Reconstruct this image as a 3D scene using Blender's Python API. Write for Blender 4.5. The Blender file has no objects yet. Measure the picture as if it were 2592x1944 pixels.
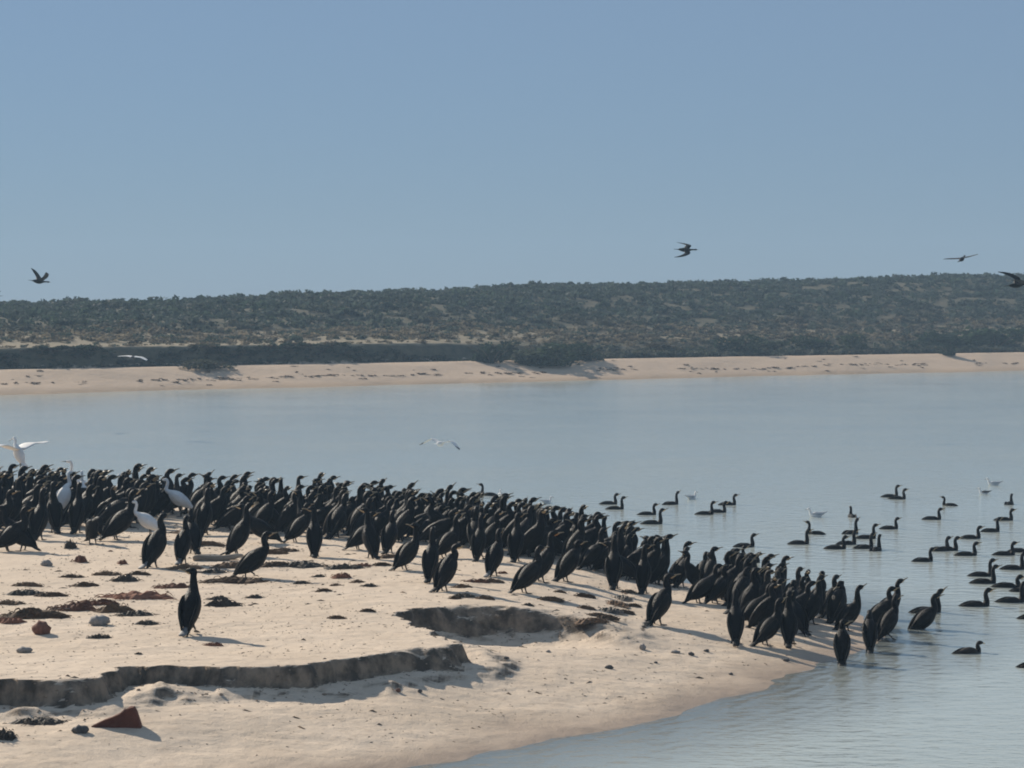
import bpy, math, random
import numpy as np
from mathutils import Vector
random.seed(7)
RNG = np.random.default_rng(11)
R = math.radians
SC = bpy.context.scene
COL = SC.collection

# ------------------------------------------------------------------ camera
CAM_H = 4.6
F_PX = 6500.0            # focal length in pixels of the 2592 px wide photograph
HORIZON = 775.0
PITCH = -math.atan((972 - HORIZON) / F_PX)
cam_d = bpy.data.cameras.new('camera')
cam_d.sensor_width = 36.0
cam_d.lens = F_PX / 2592 * 36
cam_d.clip_start = 0.5
cam_d.clip_end = 3000
cam = bpy.data.objects.new('camera', cam_d)
COL.objects.link(cam)
cam.location = (0, 0, CAM_H)
cam.rotation_euler = (R(90) + PITCH, 0, 0)
SC.camera = cam

# ------------------------------------------------------------------ light
SUN_EL = 28.0
SUN_AZ = -40.0           # degrees from +Y towards +X (negative = left of the view)
world = bpy.data.worlds.new('World')
SC.world = world
world.use_nodes = True
wn = world.node_tree
bg = wn.nodes['Background']
sky = wn.nodes.new('ShaderNodeTexSky')
sky.sky_type = 'NISHITA'
sky.sun_disc = False
sky.sun_elevation = R(SUN_EL)
sky.sun_rotation = R(SUN_AZ)
sky.altitude = 0
sky.air_density = 1.0
sky.dust_density = 0.0
sky.ozone_density = 10.0
SKY_STR = 0.064
veil = wn.nodes.new('ShaderNodeMix'); veil.data_type = 'RGBA'      # even, dusty coastal air over the clear-sky model
veil.inputs['Factor'].default_value = 0.74
wn.links.new(sky.outputs['Color'], veil.inputs['A'])
veil.inputs['B'].default_value = (0.194 / SKY_STR, 0.262 / SKY_STR, 0.352 / SKY_STR, 1)
wn.links.new(veil.outputs['Result'], bg.inputs['Color'])
bg.inputs['Strength'].default_value = SKY_STR
sun_d = bpy.data.lights.new('sun', 'SUN')
sun_d.energy = 5.0
sun_d.angle = R(0.8)
sun_d.color = (1.0, 0.90, 0.76)
sun = bpy.data.objects.new('sun', sun_d)
COL.objects.link(sun)
sdir = Vector((math.sin(R(SUN_AZ)) * math.cos(R(SUN_EL)), math.cos(R(SUN_AZ)) * math.cos(R(SUN_EL)), math.sin(R(SUN_EL))))
sun.rotation_euler = (-sdir).to_track_quat('-Z', 'Y').to_euler()
sun.location = (0, 0, 60)
SC.view_settings.view_transform = 'Standard'
SC.view_settings.look = 'None'
SC.view_settings.exposure = 0.28
SC.view_settings.gamma = 1.0
SC.view_settings.use_curve_mapping = False
SC.cycles.filter_width = 1.9
SC.cycles.max_bounces = 6
SC.cycles.transparent_max_bounces = 8

# ------------------------------------------------------------------ helpers
def ray(px, py):
    dx = (px - 1296) / F_PX
    dv = (972 - py) / F_PX
    c, s = math.cos(PITCH), math.sin(PITCH)
    return np.array([dx, c - dv * s, s + dv * c])

def at_z(px, py, z):
    d = ray(px, py)
    t = (z - CAM_H) / d[2]
    return np.array([d[0] * t, d[1] * t])

def at_y(px, py, y):
    d = ray(px, py)
    t = y / d[1]
    return np.array([d[0] * t, y, CAM_H + d[2] * t])

def vnoise(x, y, seed=0):
    x = np.asarray(x, float); y = np.asarray(y, float)
    ix = np.floor(x).astype(np.int64); iy = np.floor(y).astype(np.int64)
    fx = x - ix; fy = y - iy
    fx = fx * fx * (3 - 2 * fx); fy = fy * fy * (3 - 2 * fy)
    def h(a, b):
        n = (a * 374761393 + b * 668265263 + seed * 974711) & 0xffffffff
        n = ((n ^ (n >> 13)) * 1274126177) & 0xffffffff
        n = n ^ (n >> 16)
        return (n & 0xffff) / 32767.5 - 1
    return ((h(ix, iy) * (1 - fx) + h(ix + 1, iy) * fx) * (1 - fy)
            + (h(ix, iy + 1) * (1 - fx) + h(ix + 1, iy + 1) * fx) * fy)

def sstep(a, b, x):
    t = np.clip((x - a) / (b - a), 0, 1)
    return t * t * (3 - 2 * t)

def seg_dist(P, x, y, closed=True):
    d = np.full(x.shape, 1e9)
    n = len(P)
    for i in range(n if closed else n - 1):
        ax, ay = P[i]; bx, by = P[(i + 1) % n]
        vx, vy = bx - ax, by - ay
        t = np.clip(((x - ax) * vx + (y - ay) * vy) / (vx * vx + vy * vy), 0, 1)
        d = np.minimum(d, np.hypot(x - ax - t * vx, y - ay - t * vy))
    return d

def inside(P, x, y):
    r = np.zeros(x.shape, bool)
    n = len(P)
    for i in range(n):
        ax, ay = P[i]; bx, by = P[(i + 1) % n]
        c = ((ay > y) != (by > y))
        with np.errstate(divide='ignore', invalid='ignore'):
            xi = (bx - ax) * (y - ay) / (by - ay if by != ay else 1e-9) + ax
        r ^= c & (x < xi)
    return r

def catmull(P, k):
    P = np.asarray(P, float)
    out = []
    n = len(P)
    for i in range(n - 1):
        p0 = P[max(i - 1, 0)]; p1 = P[i]; p2 = P[i + 1]; p3 = P[min(i + 2, n - 1)]
        for j in range(k):
            t = j / k
            out.append(0.5 * (2 * p1 + (p2 - p0) * t + (2 * p0 - 5 * p1 + 4 * p2 - p3) * t * t
                              + (3 * p1 - p0 - 3 * p2 + p3) * t ** 3))
    out.append(P[-1])
    return np.array(out)

class MB:
    """collects geometry for one mesh"""
    def __init__(s):
        s.v = []; s.f = []
    def add(s, v, f):
        o = len(s.v)
        s.v.extend([tuple(map(float, p)) for p in v])
        s.f.extend([tuple(i + o for i in q) for q in f])
        return s
    def loft(s, C, ra, rb, S=None, seg=10, k=2):
        """tube through centres C; ra = half width along the side vector S, rb = the other half width"""
        C = np.asarray(C, float)
        ra = np.asarray(ra, float); rb = np.asarray(rb, float)
        if S is None:
            S = np.tile([0, 1.0, 0], (len(C), 1))
        S = np.asarray(S, float)
        if k > 1:
            C = catmull(C, k)
            ra = np.maximum(catmull(ra[:, None], k)[:, 0], 0.0012)
            rb = np.maximum(catmull(rb[:, None], k)[:, 0], 0.0012)
            S = catmull(S, k)
        T = np.gradient(C, axis=0)
        T /= np.linalg.norm(T, axis=1)[:, None] + 1e-12
        S = S - (S * T).sum(1)[:, None] * T
        S /= np.linalg.norm(S, axis=1)[:, None] + 1e-12
        N = np.cross(T, S)
        return s.rings(C, S * ra[:, None], N * rb[:, None], seg)
    def rings(s, C, A, B, seg=10):
        n = len(C)
        v = []
        for i in range(n):
            for j in range(seg):
                a = 2 * math.pi * j / seg
                v.append(C[i] + A[i] * math.cos(a) + B[i] * math.sin(a))
        f = []
        for i in range(n - 1):
            for j in range(seg):
                j2 = (j + 1) % seg
                f.append((i * seg + j, i * seg + j2, (i + 1) * seg + j2, (i + 1) * seg + j))
        f.append(tuple(reversed(range(seg))))
        f.append(tuple((n - 1) * seg + j for j in range(seg)))
        return s.add(v, f)
    def mesh(s, name, mat, smooth=True):
        me = bpy.data.meshes.new(name)
        me.from_pydata(s.v, [], s.f)
        if mat: me.materials.append(mat)
        if smooth: me.polygons.foreach_set('use_smooth', [True] * len(me.polygons))
        me.update()
        return me

def np_mesh(name, V, F, mat, smooth=True):
    V = np.asarray(V, np.float32); F = np.asarray(F, np.int32)
    me = bpy.data.meshes.new(name)
    k = F.shape[1]
    me.vertices.add(len(V)); me.vertices.foreach_set('co', V.ravel())
    me.loops.add(F.size); me.loops.foreach_set('vertex_index', F.ravel())
    me.polygons.add(len(F)); me.polygons.foreach_set('loop_start', np.arange(0, F.size, k, dtype=np.int32))
    me.update(calc_edges=True)
    me.validate()
    me.polygons.foreach_set('use_smooth', [smooth] * len(me.polygons))
    if mat: me.materials.append(mat)
    return me

def grid_mesh(name, xs, ys, H, mat):
    X, Y = np.meshgrid(xs, ys)
    V = np.stack([X, Y, H(X, Y)], -1).reshape(-1, 3)
    nx, ny = len(xs), len(ys)
    i = np.arange(nx * ny).reshape(ny, nx)
    F = np.stack([i[:-1, :-1], i[:-1, 1:], i[1:, 1:], i[1:, :-1]], -1).reshape(-1, 4)
    return np_mesh(name, V, F, mat)

def link(name, me, parent=None, loc=None, rz=0.0, sc=None):
    o = bpy.data.objects.new(name, me)
    COL.objects.link(o)
    if parent: o.parent = parent
    if loc is not None: o.location = loc
    if rz: o.rotation_euler = (0, 0, rz)
    if sc is not None: o.scale = (sc, sc, sc) if np.isscalar(sc) else sc
    return o

def tag(o, label, cat, group=None):
    o['label'] = label; o['category'] = cat
    if group: o['group'] = group
    return o

def kind(o, k, label=None):
    o['kind'] = k
    if label: o['label'] = label
    return o

# ------------------------------------------------------------------ materials
def mat(name):
    m = bpy.data.materials.new(name)
    m.use_nodes = True
    nt = m.node_tree
    return m, nt, nt.nodes['Principled BSDF']

def N(nt, typ, **kw):
    n = nt.nodes.new(typ)
    for k_, v in kw.items():
        if k_ in n.inputs: n.inputs[k_].default_value = v
        else: setattr(n, k_, v)
    return n

def noise_node(nt, scale, detail=4, rough=0.55, vec=None):
    n = N(nt, 'ShaderNodeTexNoise', Scale=scale, Detail=detail, Roughness=rough)
    if vec: nt.links.new(vec, n.inputs['Vector'])
    return n

def ramp(nt, src, stops):
    r = nt.nodes.new('ShaderNodeValToRGB')
    e = r.color_ramp.elements
    while len(e) < len(stops): e.new(0.5)
    for i, (p, c) in enumerate(stops):
        e[i].position = p
        e[i].color = (*c, 1) if len(c) == 3 else c
    nt.links.new(src, r.inputs['Fac'])
    return r

def mixc(nt, fac, a, b):
    m = nt.nodes.new('ShaderNodeMix'); m.data_type = 'RGBA'
    for sock, v in ((m.inputs['Factor'], fac), (m.inputs['A'], a), (m.inputs['B'], b)):
        if hasattr(v, 'links'): nt.links.new(v, sock)
        else: sock.default_value = v if np.isscalar(v) else (*v, 1)
    return m.outputs['Result']

def bump(nt, src, strength, dist, bsdf):
    b = N(nt, 'ShaderNodeBump', Strength=strength, Distance=dist)
    nt.links.new(src, b.inputs['Height'])
    nt.links.new(b.outputs['Normal'], bsdf.inputs['Normal'])
    return b

def maprange(nt, src, a, b, c=0, d=1):
    m = nt.nodes.new('ShaderNodeMapRange')
    m.inputs['From Min'].default_value = a; m.inputs['From Max'].default_value = b
    m.inputs['To Min'].default_value = c; m.inputs['To Max'].default_value = d
    nt.links.new(src, m.inputs['Value'])
    return m.outputs['Result']

def plain(name, c1, c2, scale=20, rough=0.6, spec=0.3, bmp=0.0, objrand=0.0):
    m, nt, b = mat(name)
    tc = N(nt, 'ShaderNodeTexCoord')
    n = noise_node(nt, scale, 4, 0.6, tc.outputs['Object'])
    col = mixc(nt, maprange(nt, n.outputs['Fac'], 0.3, 0.7), c1, c2)
    if objrand:
        oi = N(nt, 'ShaderNodeObjectInfo')
        hs = N(nt, 'ShaderNodeHueSaturation')
        nt.links.new(col, hs.inputs['Color'])
        nt.links.new(maprange(nt, oi.outputs['Random'], 0, 1, 1 - objrand, 1 + objrand), hs.inputs['Value'])
        col = hs.outputs['Color']
    nt.links.new(col, b.inputs['Base Color'])
    b.inputs['Roughness'].default_value = rough
    b.inputs['Specular IOR Level'].default_value = spec
    if bmp: bump(nt, n.outputs['Fac'], bmp, 0.01, b)
    return m

def feather(name, c1, c2, rough, scale, spec=0.35):
    """plumage: scalloped rows of small dark-edged feathers"""
    m, nt, b = mat(name)
    tc = N(nt, 'ShaderNodeTexCoord')
    v = N(nt, 'ShaderNodeTexVoronoi', Scale=scale)
    nt.links.new(tc.outputs['Object'], v.inputs['Vector'])
    n = noise_node(nt, 9, 3, 0.6, tc.outputs['Object'])
    a = mixc(nt, maprange(nt, v.outputs['Distance'], 0.1, 0.6), c2, c1)
    a = mixc(nt, maprange(nt, n.outputs['Fac'], 0.35, 0.7, 0, 0.6), a, c1)
    oi = N(nt, 'ShaderNodeObjectInfo')
    hs = N(nt, 'ShaderNodeHueSaturation')
    nt.links.new(a, hs.inputs['Color'])
    nt.links.new(maprange(nt, oi.outputs['Random'], 0, 1, 0.55, 1.25), hs.inputs['Value'])
    nt.links.new(hs.outputs['Color'], b.inputs['Base Color'])
    b.inputs['Roughness'].default_value = rough
    b.inputs['Specular IOR Level'].default_value = spec
    bump(nt, v.outputs['Distance'], 0.7, 0.008, b)
    return m

M_BODY = feather('cormorant_body_plumage', (0.0050, 0.0056, 0.0072), (0.0105, 0.0105, 0.0118), 0.55, 50, 0.08)
M_WING = feather('cormorant_wing_plumage', (0.0060, 0.0062, 0.0074), (0.0185, 0.0172, 0.0160), 0.56, 36, 0.09)
M_EDGE = plain('brown_feather_edge', (0.026, 0.023, 0.020), (0.075, 0.066, 0.053), 18, 0.65, 0.15, objrand=0.6)
M_TAIL = plain('cormorant_tail_feathers', (0.009, 0.009, 0.010), (0.020, 0.019, 0.018), 40, 0.6, 0.15)
M_PALETAIL = plain('guano_whitened_tail', (0.10, 0.10, 0.10), (0.28, 0.27, 0.26), 25, 0.6, 0.3)
M_BROWN = feather('brown_juvenile_plumage', (0.022, 0.018, 0.015), (0.048, 0.038, 0.030), 0.65, 50, 0.15)
M_BILL = plain('horn_bill', (0.17, 0.135, 0.085), (0.30, 0.24, 0.15), 30, 0.4, 0.4)
M_THROAT = plain('buff_throat_skin', (0.34, 0.235, 0.12), (0.52, 0.38, 0.22), 30, 0.6, 0.2, objrand=0.5)
M_ORANGE = plain('orange_throat_skin', (0.42, 0.19, 0.06), (0.56, 0.29, 0.11), 30, 0.6, 0.2)
M_LEG = plain('black_leg_skin', (0.014, 0.014, 0.014), (0.03, 0.028, 0.026), 30, 0.5, 0.3)
M_WHITE = plain('white_plumage', (0.70, 0.69, 0.66), (0.82, 0.81, 0.79), 12, 0.7, 0.2)
M_GREY = plain('pale_grey_plumage', (0.36, 0.38, 0.40), (0.50, 0.52, 0.54), 15, 0.65, 0.2)
M_DGREY = plain('dark_grey_wingtip', (0.05, 0.05, 0.055), (0.12, 0.12, 0.125), 15, 0.6, 0.2)
M_EBILL = plain('dusky_egret_bill', (0.05, 0.045, 0.03), (0.10, 0.085, 0.05), 20, 0.4, 0.4)
M_YBILL = plain('yellow_bill', (0.45, 0.30, 0.08), (0.55, 0.38, 0.12), 20, 0.4, 0.4)

# sand ------------------------------------------------------------
def sand_material():
    m, nt, b = mat('beach_sand')
    g = N(nt, 'ShaderNodeNewGeometry')
    sep = N(nt, 'ShaderNodeSeparateXYZ'); nt.links.new(g.outputs['Position'], sep.inputs[0])
    pos = g.outputs['Position']
    n1 = noise_node(nt, 0.7, 5, 0.6, pos)
    n2 = noise_node(nt, 5.0, 6, 0.65, pos)
    n3 = noise_node(nt, 60.0, 3, 0.7, pos)
    col = mixc(nt, maprange(nt, n1.outputs['Fac'], 0.35, 0.68), (0.610, 0.490, 0.370), (0.675, 0.550, 0.425))
    col = mixc(nt, maprange(nt, n2.outputs['Fac'], 0.52, 0.74, 0, 0.6), col, (0.50, 0.385, 0.285))
    # shell and weed crumbs, elongated along the tide lines
    mp = N(nt, 'ShaderNodeMapping'); mp.inputs['Scale'].default_value = (2.2, 5.0, 5.0)
    nt.links.new(pos, mp.inputs['Vector'])
    n4 = noise_node(nt, 2.6, 7, 0.75, mp.outputs['Vector'])
    col = mixc(nt, maprange(nt, n4.outputs['Fac'], 0.575, 0.68, 0, 0.7), col, (0.21, 0.15, 0.10))
    # damp sand by the water, with an uneven edge
    ad = N(nt, 'ShaderNodeMath', operation='MULTIPLY_ADD')
    ad.inputs[1].default_value = 0.16; nt.links.new(n1.outputs['Fac'], ad.inputs[0])
    nt.links.new(sep.outputs['Z'], ad.inputs[2])
    wet = maprange(nt, ad.outputs[0], 0.09, 0.20, 1, 0)
    dampc = mixc(nt, n2.outputs['Fac'], (0.35, 0.26, 0.185), (0.45, 0.34, 0.245))
    col = mixc(nt, wet, col, dampc)
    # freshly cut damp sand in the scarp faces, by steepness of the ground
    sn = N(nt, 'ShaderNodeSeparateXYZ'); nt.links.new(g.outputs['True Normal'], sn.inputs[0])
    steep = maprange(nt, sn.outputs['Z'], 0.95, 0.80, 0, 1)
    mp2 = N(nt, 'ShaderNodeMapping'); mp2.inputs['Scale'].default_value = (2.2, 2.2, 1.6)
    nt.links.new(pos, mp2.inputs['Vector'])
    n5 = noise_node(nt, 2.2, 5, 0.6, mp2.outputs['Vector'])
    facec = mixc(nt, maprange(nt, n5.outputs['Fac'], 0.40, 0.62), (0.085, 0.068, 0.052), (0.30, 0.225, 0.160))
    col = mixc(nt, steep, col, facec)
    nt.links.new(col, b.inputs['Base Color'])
    rg = maprange(nt, wet, 0, 1, 0.9, 0.42)
    nt.links.new(rg, b.inputs['Roughness'])
    b.inputs['Specular IOR Level'].default_value = 0.25
    h = N(nt, 'ShaderNodeMath', operation='MULTIPLY_ADD')
    h.inputs[1].default_value = 3.0
    nt.links.new(n2.outputs['Fac'], h.inputs[0]); nt.links.new(n3.outputs['Fac'], h.inputs[2])
    bump(nt, h.outputs[0], 0.6, 0.015, b)
    return m
M_SAND = sand_material()

def water_material():
    m = bpy.data.materials.new('sea_water'); m.use_nodes = True
    nt = m.node_tree; nt.nodes.clear()
    out = N(nt, 'ShaderNodeOutputMaterial')
    g = N(nt, 'ShaderNodeNewGeometry')
    pos = g.outputs['Position']
    def wave(sx, sy, scale, detail):
        mp = N(nt, 'ShaderNodeMapping'); mp.inputs['Scale'].default_value = (sx, sy, 1)
        mp.inputs['Rotation'].default_value = (0, 0, R(8))
        nt.links.new(pos, mp.inputs['Vector'])
        return noise_node(nt, scale, detail, 0.55, mp.outputs['Vector'])
    a = wave(2.4, 4.2, 1.0, 4)
    c = wave(0.7, 1.0, 11.0, 3)
    h = N(nt, 'ShaderNodeMath', operation='MULTIPLY_ADD'); h.inputs[1].default_value = 0.22
    nt.links.new(c.outputs['Fac'], h.inputs[0]); nt.links.new(a.outputs['Fac'], h.inputs[2])
    at0 = N(nt, 'ShaderNodeAttribute', attribute_name='depth')
    ph = N(nt, 'ShaderNodeMath', operation='MULTIPLY_ADD'); ph.inputs[1].default_value = 190.0      # wavelets running up the shallows
    sw = noise_node(nt, 1.2, 2, 0.5, pos)
    m9 = N(nt, 'ShaderNodeMath', operation='MULTIPLY'); m9.inputs[1].default_value = 9.0
    nt.links.new(sw.outputs['Fac'], m9.inputs[0])
    nt.links.new(at0.outputs['Fac'], ph.inputs[0]); nt.links.new(m9.outputs[0], ph.inputs[2])
    sn_ = N(nt, 'ShaderNodeMath', operation='SINE'); nt.links.new(ph.outputs[0], sn_.inputs[0])
    ms_ = N(nt, 'ShaderNodeMath', operation='MULTIPLY'); nt.links.new(sn_.outputs[0], ms_.inputs[0])
    nt.links.new(maprange(nt, at0.outputs['Fac'], 0.0, 0.22, 0.20, 0.0), ms_.inputs[1])
    h2 = N(nt, 'ShaderNodeMath', operation='ADD'); nt.links.new(h.outputs[0], h2.inputs[0]); nt.links.new(ms_.outputs[0], h2.inputs[1])
    h = h2
    bp = N(nt, 'ShaderNodeBump', Strength=0.5, Distance=0.034)
    wind = noise_node(nt, 0.11, 4, 0.6, pos)                       # cat's paws: patches of livelier ripples
    nt.links.new(maprange(nt, wind.outputs['Fac'], 0.35, 0.65, 0.45, 1.0), bp.inputs['Strength'])
    nt.links.new(h.outputs[0], bp.inputs['Height'])
    gl = N(nt, 'ShaderNodeBsdfGlossy', Roughness=0.13)
    gl.inputs['Color'].default_value = (0.97, 1.0, 0.98, 1)
    nt.links.new(bp.outputs['Normal'], gl.inputs['Normal'])
    fr = N(nt, 'ShaderNodeFresnel', IOR=1.33)
    nt.links.new(bp.outputs['Normal'], fr.inputs['Normal'])
    df = N(nt, 'ShaderNodeBsdfDiffuse'); df.inputs['Color'].default_value = (0.47, 0.51, 0.475, 1)
    tr = N(nt, 'ShaderNodeBsdfTransparent'); tr.inputs['Color'].default_value = (0.88, 0.93, 0.90, 1)
    at = N(nt, 'ShaderNodeAttribute', attribute_name='depth')
    body = N(nt, 'ShaderNodeMixShader')
    nt.links.new(maprange(nt, at.outputs['Fac'], 0.0, 0.28, 0.30, 1.0), body.inputs[0])
    nt.links.new(tr.outputs[0], body.inputs[1]); nt.links.new(df.outputs[0], body.inputs[2])
    mx = N(nt, 'ShaderNodeMixShader')
    nt.links.new(fr.outputs[0], mx.inputs[0])
    nt.links.new(body.outputs[0], mx.inputs[1]); nt.links.new(gl.outputs[0], mx.inputs[2])
    nt.links.new(mx.outputs[0], out.inputs['Surface'])
    return m
M_WATER = water_material()

def leaf_material(name, rough=0.75):
    m, nt, b = mat(name)
    at = N(nt, 'ShaderNodeAttribute', attribute_name='tint')
    nt.links.new(at.outputs['Color'], b.inputs['Base Color'])
    tl = N(nt, 'ShaderNodeBsdfTranslucent'); nt.links.new(at.outputs['Color'], tl.inputs['Color'])
    ms = N(nt, 'ShaderNodeMixShader'); ms.inputs[0].default_value = 0.45
    nt.links.new(b.outputs[0], ms.inputs[1]); nt.links.new(tl.outputs[0], ms.inputs[2])
    nt.links.new(ms.outputs[0], nt.nodes['Material Output'].inputs['Surface'])
    b.inputs['Roughness'].default_value = rough
    b.inputs['Specular IOR Level'].default_value = 0.15
    return m
M_LEAF = leaf_material('scrub_leaves')
M_STEM = plain('shrub_stem', (0.08, 0.06, 0.045), (0.14, 0.11, 0.08), 10, 0.8, 0.1)

def hill_material():
    m, nt, b = mat('dune_ground')
    g = N(nt, 'ShaderNodeNewGeometry'); pos = g.outputs['Position']
    sep = N(nt, 'ShaderNodeSeparateXYZ'); nt.links.new(pos, sep.inputs[0])
    n1 = noise_node(nt, 0.10, 5, 0.65, pos)
    n2 = noise_node(nt, 1.4, 5, 0.7, pos)
    sand = mixc(nt, n2.outputs['Fac'], (0.46, 0.345, 0.25), (0.56, 0.43, 0.315))
    veg = mixc(nt, maprange(nt, n2.outputs['Fac'], 0.35, 0.65), (0.055, 0.058, 0.040), (0.125, 0.105, 0.066))
    veg = mixc(nt, maprange(nt, n1.outputs['Fac'], 0.55, 0.75, 0, 0.5), veg, (0.15, 0.125, 0.09))
    n3 = noise_node(nt, 0.5, 3, 0.6, pos)
    tz = N(nt, 'ShaderNodeMath', operation='MULTIPLY_ADD'); tz.inputs[1].default_value = 0.5
    nt.links.new(n3.outputs['Fac'], tz.inputs[0]); nt.links.new(sep.outputs['Z'], tz.inputs[2])
    veg = mixc(nt, maprange(nt, tz.outputs[0], 2.35, 2.5), veg, mixc(nt, maprange(nt, tz.outputs[0], 2.9, 3.4), (0.25, 0.208, 0.142), veg))
    z = N(nt, 'ShaderNodeMath', operation='MULTIPLY_ADD'); z.inputs[1].default_value = 0.7
    nt.links.new(n2.outputs['Fac'], z.inputs[0]); nt.links.new(sep.outputs['Z'], z.inputs[2])
    col = mixc(nt, maprange(nt, z.outputs[0], 1.50, 1.62), sand, veg)
    wet = maprange(nt, sep.outputs['Z'], 0.05, 0.28, 0.7, 0)
    col = mixc(nt, wet, col, (0.34, 0.245, 0.165))
    nt.links.new(col, b.inputs['Base Color'])
    b.inputs['Roughness'].default_value = 0.9
    b.inputs['Specular IOR Level'].default_value = 0.1
    bump(nt, n2.outputs['Fac'], 0.5, 0.15, b)
    return m
M_HILL = hill_material()

# ------------------------------------------------------------------ the sand spit
shore = [at_z(px, py, 0) for px, py in
         [(1040, 1944), (1172, 1922), (1406, 1868), (1560, 1842), (1699, 1812), (1875, 1762), (1992, 1706), (2109, 1672),
          (2190, 1640), (2235, 1605)]]
back = [at_z(px, py, 0) for px, py in [(2190, 1560), (2105, 1540)]]
backw = [(3.05, 42.3), (1.6, 45.2), (-0.3, 48.0), (-4.0, 51.5), (-10.0, 54.5), (-18, 56), (-60, 60)]
sx0, sy0 = shore[0]
LAND = ([(-60, sy0 - 30), (-14, sy0 - 6.6), (-7, sy0 - 3.4), (-3.4, sy0 - 1.35)] + [tuple(p) for p in shore]
        + [tuple(p) for p in back] + backw)
ZP = 0.62
edge_px = [(0, 1718, .62), (130, 1719, .62), (250, 1717, .62), (300, 1693, .62), (430, 1691, .62), (560, 1690, .62), (700, 1684, .62),
           (800, 1680, .62), (900, 1665, .62), (1000, 1655, .61), (1100, 1645, .60), (1168, 1638, .59),
           (1090, 1598, .60), (985, 1557, .61), (1090, 1541, .60), (1210, 1542, .58), (1330, 1550, .54), (1400, 1556, .50), (1470, 1566, .45),
           (1540, 1582, .40), (1620, 1604, .34)]
EDGE = [tuple(at_z(*e)) for e in edge_px]
ex0, ey0 = EDGE[0]
EDGE = [(-60, ey0 - 22), (-16, ey0 - 4.6), (-9, ey0 - 1.3), (ex0 - 1.2, ey0 - .35)] + EDGE
PLAT = EDGE + [(2.6, 40), (2.6, 60), (-80, 80)]

def terrain(x, y, fine=True):
    x = np.asarray(x, float); y = np.asarray(y, float)
    wob = 0.22 * vnoise(x * 0.7, y * 0.7, 3) + 0.07 * vnoise(x * 2.3, y * 2.3, 4)
    d = seg_dist(LAND, x, y)
    d = np.where(inside(LAND, x, y), d, -d) + wob * sstep(0, 2, np.abs(d)) + (.13 * vnoise(x * 1.3, y * 1.3, 5) + .05 * vnoise(x * 4.1, y * 4.1, 6)) * sstep(1.2, .2, np.abs(d))
    L = np.where(d < 0, 0.12 * d, 0.125 * d)
    L = np.where(L > 0.22, 0.22 + 0.22 * (1 - np.exp(-(L - 0.22) / 0.22)), L)
    L = np.maximum(L, -0.75)
    # hollow washed out below the second scarp
    L = L - 0.22 * np.exp(-(((x + 0.20) / 1.2) ** 2 + ((y - 33.2) / 0.8) ** 2))
    L = L - 0.11 * sstep(-3.7, -4.9, x) * np.exp(-((y - 27.6) / 1.3) ** 2)
    e = seg_dist(EDGE, x, y, closed=False)
    e = np.where(inside(PLAT, x, y), e, -e)
    e = e + (0.12 * vnoise(x * 1.1, y * 1.1, 8) + 0.085 * np.abs(vnoise(x * 2.9, y * 2.9, 9)) + 0.06 * vnoise(x * 6.5, y * 6.5, 11) + 0.03 * vnoise(x * 12, y * 12, 10)) * sstep(1.3, .3, x)
    U = np.minimum(np.interp(x, [-.6, .2, 1.1, 1.6], [ZP, .57, .47, .40]), 0.16 + 0.19 * np.maximum(d, 0)) + 0.006 * np.clip(y - 30, 0, 12)
    w = sstep(2.5, 1.1, x) * sstep(0.3, 1.6, d)
    U = L + np.maximum(U - L, 0) * w
    soft = sstep(-1.6, -0.4, x) * sstep(32.0, 33.5, y)         # the second scarp has slumped further
    width = 0.075 + 0.22 * soft + 0.05 * vnoise(x * 1.7, y * 1.7, 12) + 0.55 * np.maximum(vnoise(x * 1.25, y * 1.25, 13) - .25, 0)
    p = 0.80 * sstep(-width, 0.02, e) + 0.20 * sstep(-0.65 - 0.5 * soft, -0.02, e)
    h = L + (U - L) * p
    if fine:
        dry = sstep(-0.02, 0.12, h)
        h = h + dry * (0.020 * vnoise(x * 0.9, y * 0.9, 21) + 0.008 * vnoise(x * 2.6, y * 2.9, 22)
                       + 0.006 * vnoise(x * 5.5, y * 7.5, 23) + 0.006 * np.abs(vnoise(x * 10, y * 14, 24)))
        # slumped lumps at the foot of the scarp
        foot = np.exp(-((e + 0.34) / 0.24) ** 2) * w
        slump = np.maximum(vnoise(x * 0.75, y * 0.75, 33), 0)
        h = h + foot * (0.035 * np.maximum(vnoise(x * 6.0, y * 6.0, 31), 0) ** 1.2 + 0.15 * slump * sstep(-4.6, -3.6, x) + 0.07 * np.maximum(vnoise(x * 1.6, y * 1.6, 35), 0))
    return h

def ground(px, py, water=False):
    dr = ray(px, py)
    t = np.linspace(18, 62, 1800)
    x, y, z = dr[0] * t, dr[1] * t, CAM_H + dr[2] * t
    g = terrain(x, y)
    if water: g = np.maximum(g, 0)
    i = int(np.argmax(z <= g))
    if not (z <= g).any(): i = len(t) - 1
    return np.array([x[i], y[i], g[i]])

xs = np.concatenate([np.arange(-17, -6.6, 0.13), np.arange(-6.6, 2.8, 0.036), np.arange(2.8, 10.01, 0.09)])
ys = np.concatenate([np.arange(17, 23.5, 0.15), np.arange(23.5, 37.2, 0.036), np.arange(37.2, 62, 0.15)])
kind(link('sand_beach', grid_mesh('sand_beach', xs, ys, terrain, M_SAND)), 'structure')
kind(link('sea_bed', grid_mesh('sea_bed', np.linspace(-420, 420, 15), np.linspace(-60, 420, 12), lambda X, Y: X * 0 - 1.2, M_SAND)), 'structure')

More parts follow.
